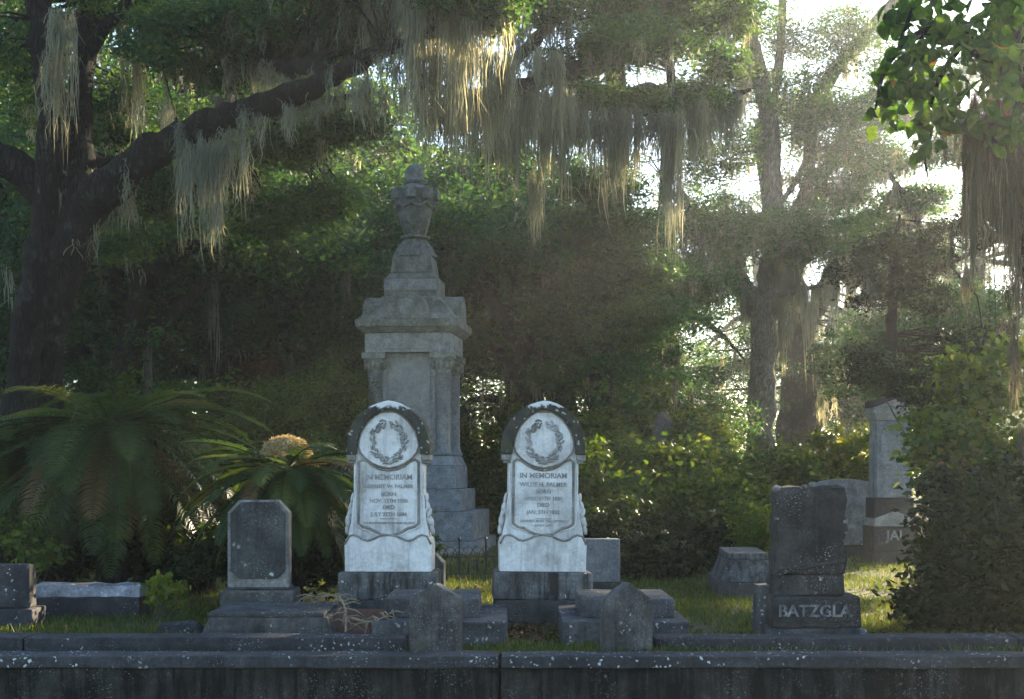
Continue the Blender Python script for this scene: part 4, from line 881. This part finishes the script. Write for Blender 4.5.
# --- moss-cloaked trunk close by on the right, and its broad leaves
def near_tree():
    D = 13.0; b = P(1024, 640, D); K = D / 8.6
    T = pl([(1056, 640, D, .24), (1054, 560, D, .19), (1048, 450, D, .16), (1040, 300, D, .15), (1030, 200, D, .15), (1020, 110, D, .14), (1012, 20, D, .13), (1006, -120, D, .10)])
    L1 = pl([(988, 60, D, .08), (950, 30, D - .6, .06), (910, 40, D - .9, .03), (885, 70, D - 1, .018), (875, 110, D - 1, .009)])
    L2 = pl([(988, 40, D, .08), (1000, 0, D - .6, .06), (960, -20, D - 1, .04), (920, 0, D - 1.2, .02), (900, 40, D - 1.2, .012)])
    L3 = pl([(988, 80, D, .06), (1010, 70, D - .8, .05), (1040, 80, D - 1, .03), (1060, 120, D - 1.2, .015)])
    L4 = pl([(960, 45, D - .6, .03), (935, 90, D - .9, .02), (925, 150, D - .9, .013), (928, 178, D - .9, .007)])
    r = thing('broadleaf_tree', 'moss-cloaked trunk close by at the right edge under broad green leaves', 'tree', (b.x, b.y, -.05))
    B = np.array((b.x, b.y, -.05)); g = np.random.default_rng(21)
    for i, lm in enumerate((T, L1, L2, L3, L4)):
        q = spline([(p[0] - B[0], p[1] - B[1], p[2] - B[2], p[3]) for p in lm], 7)
        MB().tube([Vector(p[:3]) for p in q], [p[3] for p in q], 10, rough=.2).build('trunk' if i == 0 else 'limb', M['bark_dark'], r, smooth=True)
    bl = blobs([(930, 60, D - 1, .26, .3, .22, 75), (900, 75, D - 1, .14, .2, .20, 50), (975, 50, D - 1.1, .25, .3, .25, 90), (1012, 80, D - 1, .15, .3, .33, 75), (955, 105, D - 1, .22, .25, .12, 44), (888, 105, D - 1, .09, .15, .18, 26), (930, 135, D - 1, .11, .15, .16, 26), (915, 100, D - 1, .16, .2, .12, 30), (950, 10, D - .9, .42, .3, .14, 100), (1000, 130, D - 1.1, .12, .2, .08, 16), (1010, 20, D - .9, .2, .3, .2, 50), (920, 20, D - .9, .22, .3, .16, 50)])
    bl = [(c_, tuple(K * k for k in r_), n_) for c_, r_, n_ in bl]
    C = crown_clumps(bl, g, .2) - B
    V, F, A = big_leaf_arrays(C, .16, g)
    np_mesh('crown', V, F, A, M['broad_leaf'], r)
    q = spline(T, 14); ms = []
    for k in range(170):
        p = q[g.integers(10, len(q) - 8)]; a = g.uniform(0, 2 * math.pi); rr = p[3] + g.uniform(0, .2)
        if p[2] > P(0, 95, D).z: continue
        ms.append((p[0] + rr * math.cos(a), p[1] + rr * math.sin(a), p[2] + .1, g.uniform(.4, 1.8), .14, 30))
    hang = [(948, 110, 100, 8, 40), (957, 112, 210, 9, 70), (966, 118, 130, 10, 80), (972, 120, 235, 12, 100), (984, 120, 200, 12, 110), (992, 130, 260, 12, 100), (1003, 130, 330, 12, 110), (1014, 130, 300, 12, 110), (1022, 130, 360, 12, 100), (920, 160, 140, 3, 12), (950, 236, 80, 8, 40), (944, 262, 50, 8, 34), (968, 270, 60, 9, 40)]
    for _ in range(54): hang.append((g.uniform(958, 1040), g.uniform(95, 150), g.uniform(50, 260), g.uniform(6, 12), int(g.uniform(20, 60))))
    for x, y, l, w, n in hang:
        p = P(x, y, D - .3 + g.uniform(-.5, .5)); ms.append((p.x, p.y, p.z, l * D / FOC, w * D / FOC, n))
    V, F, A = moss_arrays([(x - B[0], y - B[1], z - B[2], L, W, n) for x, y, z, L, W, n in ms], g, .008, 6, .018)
    m = np_mesh('hanging_moss', V, F, A, M['moss_shaded'], r); m['kind'] = 'stuff'
near_tree()

# --- the wood behind: three kinds built once, then copied
def wood_tree(seed, h, name, label, low=2.0, spread=4.2, leaf=.15, n=250, group='oaks in the shaded wood behind', mossy=.36):
    g = np.random.default_rng(seed)
    T = [(0, 0, -.3, .36), (.1, 0, 1.2, .28), (g.normal(0, .2), .1, 3, .24), (g.normal(0, .5), .2, 5.5, .2), (g.normal(0, .8), 0, h * .65, .2), (g.normal(0, 1), 0, h * .9, .08)]
    limbs = [T]; bl = []
    for k in range(9):
        a = k * 2.4 + g.uniform(-.4, .4); z0 = g.uniform(2.5, h * .7); e = spread * g.uniform(.6, 1.0); z1 = max(low, z0 + g.uniform(-.8, 2.6))
        t = np.interp(z0, [p[2] for p in T], [p[0] for p in T])
        L = [(t, 0, z0, .17), (t + e * .3 * math.cos(a), e * .3 * math.sin(a), z0 + .7, .14), (t + e * .65 * math.cos(a), e * .65 * math.sin(a), (z0 + z1) / 2 + .6, .09), (t + e * math.cos(a), e * math.sin(a), z1, .03)]
        limbs.append(L); bl.append(((L[-1][0], L[-1][1], z1), (1.7, 1.7, .9), int(n * .055))); bl.append(((L[2][0], L[2][1], L[2][2] + .3), (1.6, 1.6, .8), int(n * .035)))
    bl.append(((0, 0, h * .82), (spread * .75, spread * .75, h * .17), int(n * .2)))
    cl = crown_clumps(bl, g, .3)
    ms = from_clumps(cl, g, mossy, (.6, 2.3), .4, 26)
    for L in limbs[1:]: ms += along(L, g, 6 if mossy > .1 else 1, (.6, 2.2), .45, 30)
    return tree(name, label, (0, 0, 0), limbs, ('bark', 'oak_leaf_far', 'moss'), [(cl, .5, 95, leaf, .25)], ms, group, seed, 8, strand=.02)
def place_wood():
    protos = [wood_tree(31, 15, 'oak_tree', 'x', 2.2), wood_tree(32, 17, 'oak_tree', 'x', 3.0, 4.8), wood_tree(33, 13, 'oak_tree', 'x', 1.2, 3.8, .12)]
    spots = [  # px, distance, proto, scale, yaw, label
        (150, 30, 0, 1.0, 0.3, 'dark oak behind the big left cycad'), (228, 27, 1, .9, 1.9, 'mossy oak with thick trunk between the two cycads, behind'), (40, 34, 2, 1.1, 2.5, 'leafy oak showing left of the twin oak stems'),
        (-70, 30, 1, 1.0, 4, 'oak at the far left edge behind the twin oak stems'), (330, 37, 2, 1.15, 1.1, 'mossy oak just left of the tall urn monument, behind'), (440, 44, 0, .75, 5.0, 'oak directly behind the urn of the tall monument'), (520, 36, 2, .85, .9, 'bushy low oak between the tall monument and the WILLIE memorial'), (665, 39, 2, .85, 4.3, 'hazy low oak left of the pale oak trunk'), (880, 58, 2, .62, 1.6, 'sunlit hazy oak above the JAI monument'), (960, 40, 2, .6, 3.7, 'shaded oak right of the JAI monument, behind the bushes'),
        (1330, 22.5, 1, .95, 2.6, 'added shade oak at the right edge, behind the moss-hung broad-leaved tree'), (1650, 20, 0, 1.0, .6, 'added unseen oak past the right edge, beside the first shade oak'), (800, 66, 2, .75, 2.0, 'far sunlit oak behind the thick dark trunk'), (1000, 66, 0, .6, 4.4, 'far hazy oak past the moss-cloaked trunk'), (-10, 70, 0, 1.2, 2.2, 'farthest oak behind the left oak stems')]  # first two oaks here are added to shade the foreground and near haze
    under = [wood_tree(41, 8, 'understory_tree', 'x', 1.0, 3.0, .15, 420, 'young trees under the oaks', .05), wood_tree(42, 7, 'understory_tree', 'x', .8, 2.6, .14, 420, 'young trees under the oaks', .05)]
    for k, (px, D, s, yaw, lab) in enumerate([(275, 41, 1.75, 5.9, 'tall leafy young tree high behind the fuzzy cycad'), (90, 40, 1.8, .9, 'tall leafy young tree high behind the left cycad'), (140, 25, 1.0, 0.4, 'young dark tree filling the shade above the left cycad'), (245, 29, .95, 2.1, 'young dark tree above the fuzzy cycad'), (345, 32, 1.0, 3.6, 'young tree behind the left corner of the tall monument'), (535, 30, 1.05, 1.2, 'young leafy tree between the monument and the WILLIE memorial'),
            (612, 34, .85, 4.4, 'young leafy tree above the hooded draped urn'), (20, 26, 1.0, 5.2, 'young tree behind the left oak stems'), (455, 36, 1.2, .8, 'young tree peeping past the right columns of the monument'), (570, 40, 1.15, 2.7, 'taller young tree under the mossy middle boughs'), (950, 30, .7, 3.0, 'young tree between the JAI monument and moss-cloaked trunk')]):
        o = under[k] if k < 2 else copy_tree(under[k % 2]); x = GX(px, D)
        o.location = (x, D, ground_z(x, D) - .05); o.rotation_euler = (0, 0, yaw); o.scale = (s, s, s); o['label'] = lab
    thin = [wood_tree(51, 14, 'thin_oak', 'x', 2.0, 4.4, .14, 230, 'thin oaks in the sunlit gap')]
    for k, (px, D, s, yaw, lab) in enumerate([(850, 62, 1.0, .5, 'thin sunlit oak behind the dark-trunked oak'), (930, 68, 1.1, 2.0, 'thin sunlit oak in the bright gap left of the broad leaves'), (900, 50, .8, 3.4, 'thin golden oak above the JAI monument'), (760, 74, 1.2, 4.1, 'thin far oak behind the pale oak trunk')]):
        o = thin[k] if k < 1 else copy_tree(thin[0]); x = GX(px, D)
        o.location = (x, D, ground_z(x, D) - .05); o.rotation_euler = (0, 0, yaw); o.scale = (s, s, s); o['label'] = lab
    used = set()
    for px, D, k, s, yaw, lab in spots:
        o = protos[k] if k not in used else copy_tree(protos[k]); used.add(k)
        x = GX(px, D); o.location = (x, D, ground_z(x, D) - .05); o.rotation_euler = (0, 0, yaw); o.scale = (s, s, s)
        o['label'] = lab
place_wood()
def far_wood():
    g = np.random.default_rng(77); bl = []
    for i in range(44):
        x = -62 + i * 3 + g.uniform(-1, 1); D = g.uniform(82, 112)
        op = 13 < x < 34
        h = g.uniform(6, 10) if op else g.uniform(17, 23)
        bl.append(((x * D / 80, D, h * .5), (4.5, 4, h * .5), 60 if not op else 36))
    cl = crown_clumps(bl, g, .2); C, cv = fill_clumps(cl, 1.1, 70, g)
    V, F, A = leaf_arrays(C, .34, g, cvar=cv)
    o = np_mesh('distant_woods', V, F, A, M['oak_leaf_far']); tag(o, 'distant mass of trees closing the view behind the wood', 'woods', kind='stuff')
far_wood()

# ---------------------------------------------------------------- shrubs
def shrub(name, label, bl, mat, leaf, per, rad, seed, base, stems=7, group=None, big=False, cat='shrub', asp=.45):
    g = np.random.default_rng(seed); B = np.array(base)
    r = thing(name, label, cat, base, 0, group)
    cl = crown_clumps(bl, g, .25) - B; cl = cl[cl[:, 2] > .02]
    C, cv = fill_clumps(cl, rad, per, g, .75); ok = C[:, 2] > .0; C, cv = C[ok], cv[ok]
    V, F, A = big_leaf_arrays(C, leaf, g, .25) if big else leaf_arrays(C, leaf, g, asp, .5, .1, cv)
    np_mesh('foliage', V, F, A, M[mat], r)
    st = MB()
    for c in cl[g.permutation(len(cl))[:stems]]:
        a = Vector((g.normal(0, .12), g.normal(0, .12), -.05)); b = Vector(c); m = a.lerp(b, .5) + Vector((g.normal(0, .1), g.normal(0, .1), .1))
        k = .25 if cat == 'plant' else 1.0; st.tube([a * k, m, b], [.022 * k, .015 * k, .006 * k], 5, cap=False)
    if stems: st.build('stems', M['twig'], r, smooth=True)
    return r
def pb(x, D): return (GX(x, D), D, ground_z(GX(x, D), D) if D > 10.3 else 0)
shrub('dark_shrub', 'dark dense evergreen shrub right of the plain grey slab', blobs([(620, 530, 19, .55, .6, .55, 36), (690, 535, 19.5, .7, .7, .5, 50), (655, 560, 18.5, .6, .5, .35, 60), (725, 540, 20, .45, .5, .4, 46)]), 'dark_leaf', .10, 70, .22, 51, pb(670, 19), 16)
shrub('green_shrub', 'leafy green shrub around the hooded draped urn', blobs([(625, 480, 23.5, .7, .6, .7, 50), (700, 478, 23.5, .8, .6, .65, 60), (590, 490, 22, .35, .5, .7, 40), (745, 500, 23, .5, .5, .6, 50), (650, 500, 22.5, .5, .4, .4, 44), (690, 450, 25.5, .5, .4, .5, 40)]), 'shrub_leaf', .125, 60, .26, 52, pb(670, 24.2), 14)
shrub('spreading_shrub', 'loose broad-leaved green shrub in front of the hooded draped urn', blobs([(640, 500, 21, .6, .5, .35, 40), (715, 495, 21, .5, .5, .4, 40), (590, 470, 21.5, .3, .4, .5, 24), (680, 465, 22, .6, .4, .3, 34)]), 'shrub_leaf', .11, 26, .3, 54, pb(660, 21), 30, big=True)
shrub('yellow_shrub', 'yellow-green sunlit shrub low beside the hipped grave block', blobs([(765, 535, 18.5, .25, .3, .35, 26), (745, 525, 19, .25, .3, .3, 20)]), 'bright_leaf', .08, 90, .18, 53, pb(760, 18.6), 6)
for (px, D, py, rx, rz_, n, sd, lab) in ((530, 30, 440, 1.0, .9, 70, 61, 'bright green bramble behind the WILLIE memorial'), (620, 33, 410, 1.2, 1.3, 110, 62, 'sunlit leafy sapling clump behind the hooded draped urn'), (690, 31, 446, 1.0, .8, 80, 63, 'green bramble under the pale oak trunk, left side'), (775, 29, 474, 1.0, .5, 60, 64, 'green bramble in front of the pale oak trunk'), (850, 31, 458, 1.2, .7, 90, 65, 'yellow-green bramble behind the arched grey headstone'), (590, 27.5, 455, .8, .9, 70, 66, 'green bramble touching the right shoulder of the WILLIE memorial'),
        (480, 33, 470, .9, .9, 60, 67, 'bright bramble glimpsed between the tall monument and WILLIE memorial'), (820, 36, 470, 1.0, .5, 40, 68, 'hazy bramble behind the arched grey headstone, left side')):
    shrub('bramble', lab, blobs([(px, py, D, rx, .8, rz_, n), (px - 14, py + 35, D - .4, rx * 1.1, .7, rz_ * .8, int(n * .6)), (px + 25, py + 20, D, rx * .7, .6, rz_ * .7, int(n * .4))]), 'bright_leaf' if sd % 2 else 'shrub_leaf', .14, 46, .28, sd, pb(px, D), 10, 'brambles along the back of the plots')
shrub('fine_shrub', 'soft light-green shrub between the fuzzy cycad and the tall monument', blobs([(290, 415, 23, .8, .7, .55, 80), (330, 400, 23.5, .6, .6, .6, 60), (265, 440, 23, .5, .6, .6, 40), (320, 470, 22.5, .6, .6, .6, 50)]), 'shrub_leaf', .06, 150, .25, 71, pb(300, 23), 10)
shrub('red_shrub', 'reddish-leaved shrub tip behind the gap between the cycads', blobs([(262, 368, 27, .3, .3, .2, 14), (245, 400, 27, .4, .4, .5, 26)]), 'litter', .08, 60, .2, 72, pb(255, 27), 6)
for (px, D, py, rz_, sd, lab) in ((100, 24, 440, 1.3, 73, 'dark undergrowth shrub behind the left cycad trunk'), (200, 23, 450, 1.1, 74, 'dark undergrowth shrub between the two cycads'), (10, 22, 470, 1.2, 75, 'dark undergrowth shrub behind the left oak stems'), (395, 30, 455, 1.2, 76, 'dark undergrowth shrub behind the tall monument steps'), (450, 29, 475, 1.0, 77, 'dark undergrowth shrub right behind the monument steps')):
    shrub('undergrowth_shrub', lab, blobs([(px, py, D, 1.3, .8, rz_, 110), (px + 20, py + 40, D - .5, 1.2, .7, rz_ * .7, 70)]), 'shrub_leaf', .13, 55, .3, sd, pb(px, D), 8, 'undergrowth under the trees')
# right-hand bushes
shrub('dark_bush', 'big dark bush at the lower right before the moss-cloaked trunk', blobs([(990, 575, 12.2, .5, .5, .5, 66), (965, 530, 12.0, .3, .4, .3, 24), (1005, 545, 11.7, .3, .3, .4, 30), (935, 575, 12.3, .14, .2, .2, 8), (955, 602, 11.9, .44, .4, .30, 54), (1015, 500, 12.4, .45, .5, .45, 56), (952, 560, 12.3, .3, .4, .3, 34), (1040, 570, 11.8, .5, .5, .6, 90), (928, 520, 12.6, .16, .2, .2, 9), (940, 500, 12.6, .18, .2, .25, 12)]), 'dark_leaf', .095, 40, .2, 81, pb(985, 12.2), 40)
shrub('leafy_bush', 'lighter green leafy bush above the dark bush on the right', blobs([(968, 455, 13.4, .42, .4, .32, 46), (985, 400, 14.2, .35, .4, .3, 20), (938, 425, 14.4, .22, .3, .2, 12), (920, 460, 14.2, .12, .2, .12, 5), (955, 372, 14.6, .2, .3, .15, 9), (948, 470, 13.4, .2, .3, .22, 16), (1010, 480, 13.5, .4, .4, .4, 50), (940, 420, 14.4, .16, .2, .2, 10), (1010, 360, 15, .3, .3, .2, 14)]), 'shrub_leaf', .10, 26, .2, 82, pb(985, 13.6), 14, big=True)
shrub('red_leaf_shrub', 'few dark red leaves showing among the right-hand bushes', blobs([(975, 462, 12.9, .13, .12, .05, 4), (940, 468, 12.9, .10, .1, .03, 3), (990, 470, 12.9, .10, .1, .06, 2)]), 'litter', .06, 4, .08, 83, pb(970, 12.9), 5, big=True)
shrub('conifer_bough', 'dark feathery evergreen sapling behind the right-hand bushes', blobs([(905, 372, 19, .5, .4, .16, 40), (940, 390, 18.5, .5, .4, .3, 50), (870, 358, 19.5, .3, .3, .08, 14), (960, 430, 18, .5, .4, .5, 60), (980, 360, 18.5, .5, .4, .35, 60)]), 'dark_leaf', .07, 110, .2, 84, pb(965, 18.4), 8)
tb = []
shrub('fern_undergrowth', 'dark ferny undergrowth in the shade beneath the left cycad', blobs([(60, 548, 15.4, .9, .4, .3, 60), (130, 545, 15.3, .6, .4, .35, 50), (10, 560, 15.0, .4, .3, .2, 24)]), 'dark_leaf', .12, 60, .2, 94, pb(80, 15.4), 8)
shrub('fern_undergrowth', 'dark ferny undergrowth in the shade beneath the fuzzy-crowned cycad', blobs([(220, 555, 14.6, .5, .4, .25, 40), (310, 560, 14.3, .5, .3, .25, 44)]), 'dark_leaf', .11, 60, .18, 95, pb(260, 14.5), 8)
shrub('weed', 'bright green weed clump between the coping block and flared ledger', blobs([(155, 590, 12.7, .16, .15, .12, 14), (172, 592, 12.7, .10, .12, .10, 9)]), 'bright_leaf', .075, 9, .08, 91, pb(160, 12.7), 6, big=True, cat='plant')
shrub('weed', 'thin sprig of leaves at the right hip of the HERBERT memorial', blobs([(432, 525, 13.6, .05, .06, .14, 6), (436, 545, 13.6, .06, .06, .10, 5)]), 'shrub_leaf', .055, 7, .05, 92, pb(434, 13.6), 4, big=True, cat='plant')
shrub('weed', 'leafy green weeds at the left edge under the cycad', blobs([(20, 540, 14.2, .3, .3, .25, 30), (45, 555, 13.9, .2, .2, .15, 16)]), 'shrub_leaf', .075, 12, .1, 93, pb(28, 14.1), 6, big=True, cat='plant')

# ---------------------------------------------------------------- cycads
def cycad(label, c, base, n, L, seed, cone=False, top=48):
    g = np.random.default_rng(seed); c = np.array(c); B = np.array(base)
    r = thing('cycad', label, 'cycad', base)
    q = spline([(0, 0, -.05, .17), (.03, 0, (c[2] - B[2]) * .5, .16), tuple(c - B) + (.15,)], 4)
    MB().tube([Vector(p[:3]) for p in q], [p[3] for p in q], 10, rough=.3).build('trunk', M['bark_dark'], r)
    V, F, A = [], [], []; vb = 0; rac = MB()
    for k in range(9 if cone else 0, n):
        az = k * 2.39996 + g.uniform(-.2, .2); t = k / n
        el = math.radians(top - (top + 58) * t ** .8 + g.uniform(-8, 8)); ln = L * g.uniform(.8, 1.1); drop = g.uniform(.7, 1.4) * (1.2 - .6 * t)
        m = 26; pts = []; p = c - B + np.array((.06 * math.cos(az), .06 * math.sin(az), 0)); th = el
        for i in range(m):
            pts.append(p.copy()); th -= drop / m * (0.45 + 1.2 * i / m)
            p = p + ln / m * np.array((math.cos(az) * math.cos(th), math.sin(az) * math.cos(th), math.sin(th)))
        pts = np.array(pts)
        rac.tube([Vector(x) for x in pts[::5]], [.011, .010, .008, .006, .004, .002][:len(pts[::5])], 4, cap=False)
        fine = np.array([np.interp(np.linspace(0, m - 1, 62), np.arange(m), pts[:, a]) for a in range(3)]).T
        tan = np.gradient(fine, axis=0); tan /= np.linalg.norm(tan, axis=1)[:, None]
        side = np.array((-math.sin(az), math.cos(az), 0)); nrm = np.cross(tan, side); nrm *= np.sign(nrm[:, 2:3] + 1e-6)
        cvv = 1.0 if g.random() < .07 else g.uniform(.1, .85)
        for s in (-1, 1):
            f = fine[6:]; tt = tan[6:]; nn = nrm[6:]; u = np.linspace(0, 1, len(f))
            ll = (.17 * L / 1.5 + .03) * np.sin(np.clip(u * 1.06 + .10, 0, 1) * math.pi) ** .55 * g.uniform(.85, 1.1, len(f))
            d = s * side + tt * .55 + nn * .25 + g.normal(0, .06, (len(f), 3)); d /= np.linalg.norm(d, axis=1)[:, None]
            tip = f + d * ll[:, None] - np.array((0, 0, 1)) * (ll * .18)[:, None]; mid = f + d * ll[:, None] * .5 + np.array((0, 0, .006))
            w = tt * .0115
            v = np.stack([f - w * .5, mid - w, mid + w, f + w * .5, tip - w * .12, tip + w * .12], 1)
            V.append(v.reshape(-1, 3)); idx = vb + np.arange(len(f))[:, None] * 6
            F.append((idx[:, None, :] + np.array([[0, 1, 2, 3], [1, 4, 5, 2]])[None]).reshape(-1, 4)); vb += len(f) * 6
            A.append(np.full(len(f) * 6, cvv))
    np_mesh('fronds', np.concatenate(V), np.concatenate(F), np.clip(np.concatenate(A), 0, 1), M['cycad_leaf'], r)
    rac.build('frond_ribs', M['cycad_leaf'], r, smooth=True)
    if cone:
        C = g.normal(size=(2600, 3)); C /= np.linalg.norm(C, axis=1)[:, None]; C[:, 2] = np.abs(C[:, 2]); rad = g.uniform(.7, 1, (2600, 1))
        C = C * rad * np.array((.25, .25, .19)) + (c - B) + np.array((0, 0, .13))
        v, f, a = leaf_arrays(C, .06, g, .25, .2, -.5)
        np_mesh('cone', v, f, a, M['cycad_cone'], r)
    return r
cycad('large cycad with long arching fronds under the left oak', P(112, 424, 15.2), pb(112, 15.2), 92, 2.0, 101, False, 36)
cycad('smaller cycad with drooping fronds and a fuzzy tan crown', P(286, 468, 14.0), pb(286, 14.0), 92, 1.28, 102, True, 40)
cycad('low cycad spreading behind and between the two bigger cycads', P(200, 470, 16.2), pb(200, 16.2), 70, 1.5, 103)
cycad('cycad half cut off by the left edge', P(-10, 450, 15.8), pb(-10, 15.8), 80, 1.6, 104)

# ---------------------------------------------------------------- grass and fallen leaves
def make_grass():
    g = np.random.default_rng(5); n = 150000
    D = 10.4 + (g.random(n) ** 1.5) * 17; x = g.uniform(-.40, .40, n) * D
    z = np.array([ground_z(a, b) for a, b in zip(x, D)])
    keep = np.array([mnoise.noise(Vector((a * .9, b * .9, 2))) for a, b in zip(x, D)]) > g.uniform(-.55, .25, n)
    x, D, z = x[keep], D[keep], z[keep]; n = len(x)
    h = g.uniform(.03, .085, n); a = g.uniform(0, 2 * math.pi, n); ln = g.normal(0, .5, (n, 2)) * h[:, None]
    w = .0035 + .00018 * D
    V = np.empty((n, 4, 3)); sx, sy = np.cos(a) * w, np.sin(a) * w
    V[:, 0] = np.stack([x - sx, D - sy, z - .005], 1); V[:, 1] = np.stack([x + sx, D + sy, z - .005], 1)
    V[:, 2] = np.stack([x + ln[:, 0] + sx * .2, D + ln[:, 1] + sy * .2, z + h], 1); V[:, 3] = np.stack([x + ln[:, 0] - sx * .2, D + ln[:, 1] - sy * .2, z + h], 1)
    o = np_mesh('grass', V.reshape(-1, 3), np.arange(n * 4).reshape(n, 4), np.repeat(g.uniform(0, 1, n), 4), M['grass']); tag(o, 'short patchy green grass over the plots', 'grass', kind='stuff')
    n = 11000; D = 10.4 + g.random(n) ** 1.4 * 15; x = g.uniform(-.4, .4, n) * D
    kk = np.array([mnoise.noise(Vector((a * 1.3, b * 1.3, 7))) for a, b in zip(x, D)]) > g.uniform(-.3, .5, n)
    x, D = x[kk], D[kk]; z = np.array([ground_z(a, b) for a, b in zip(x, D)]) + g.uniform(.01, .05, len(x))
    ex = 260; xe = g.normal(GX(527, 11.7), .17, ex); De = g.normal(11.9, .35, ex); ze = np.full(ex, .02) + g.uniform(0, .05, ex)
    C = np.stack([np.concatenate([x, xe]), np.concatenate([D, De]), np.concatenate([z, ze])], 1)
    V, F, A = leaf_arrays(C, .06, g, .5, 1.2, .0)
    o = np_mesh('fallen_leaves', V, F, A, M['litter']); tag(o, 'brown fallen leaves scattered over the grass', 'leaves', kind='stuff')
make_grass()

# ---------------------------------------------------------------- the misty air
def make_haze():
    m, t, out = new_mat('haze'); v = t.nodes.new('ShaderNodeVolumePrincipled')
    v.inputs['Color'].default_value = (.88, .95, .98, 1); v.inputs['Density'].default_value = HAZE; v.inputs['Anisotropy'].default_value = .72
    t.links.new(v.outputs[0], out.inputs['Volume'])
    o = MB().box(0, 55, -2.5, 190, 170, 30).build('haze', m); tag(o, 'pale misty air lit by low sun', 'haze', kind='stuff')
make_haze()
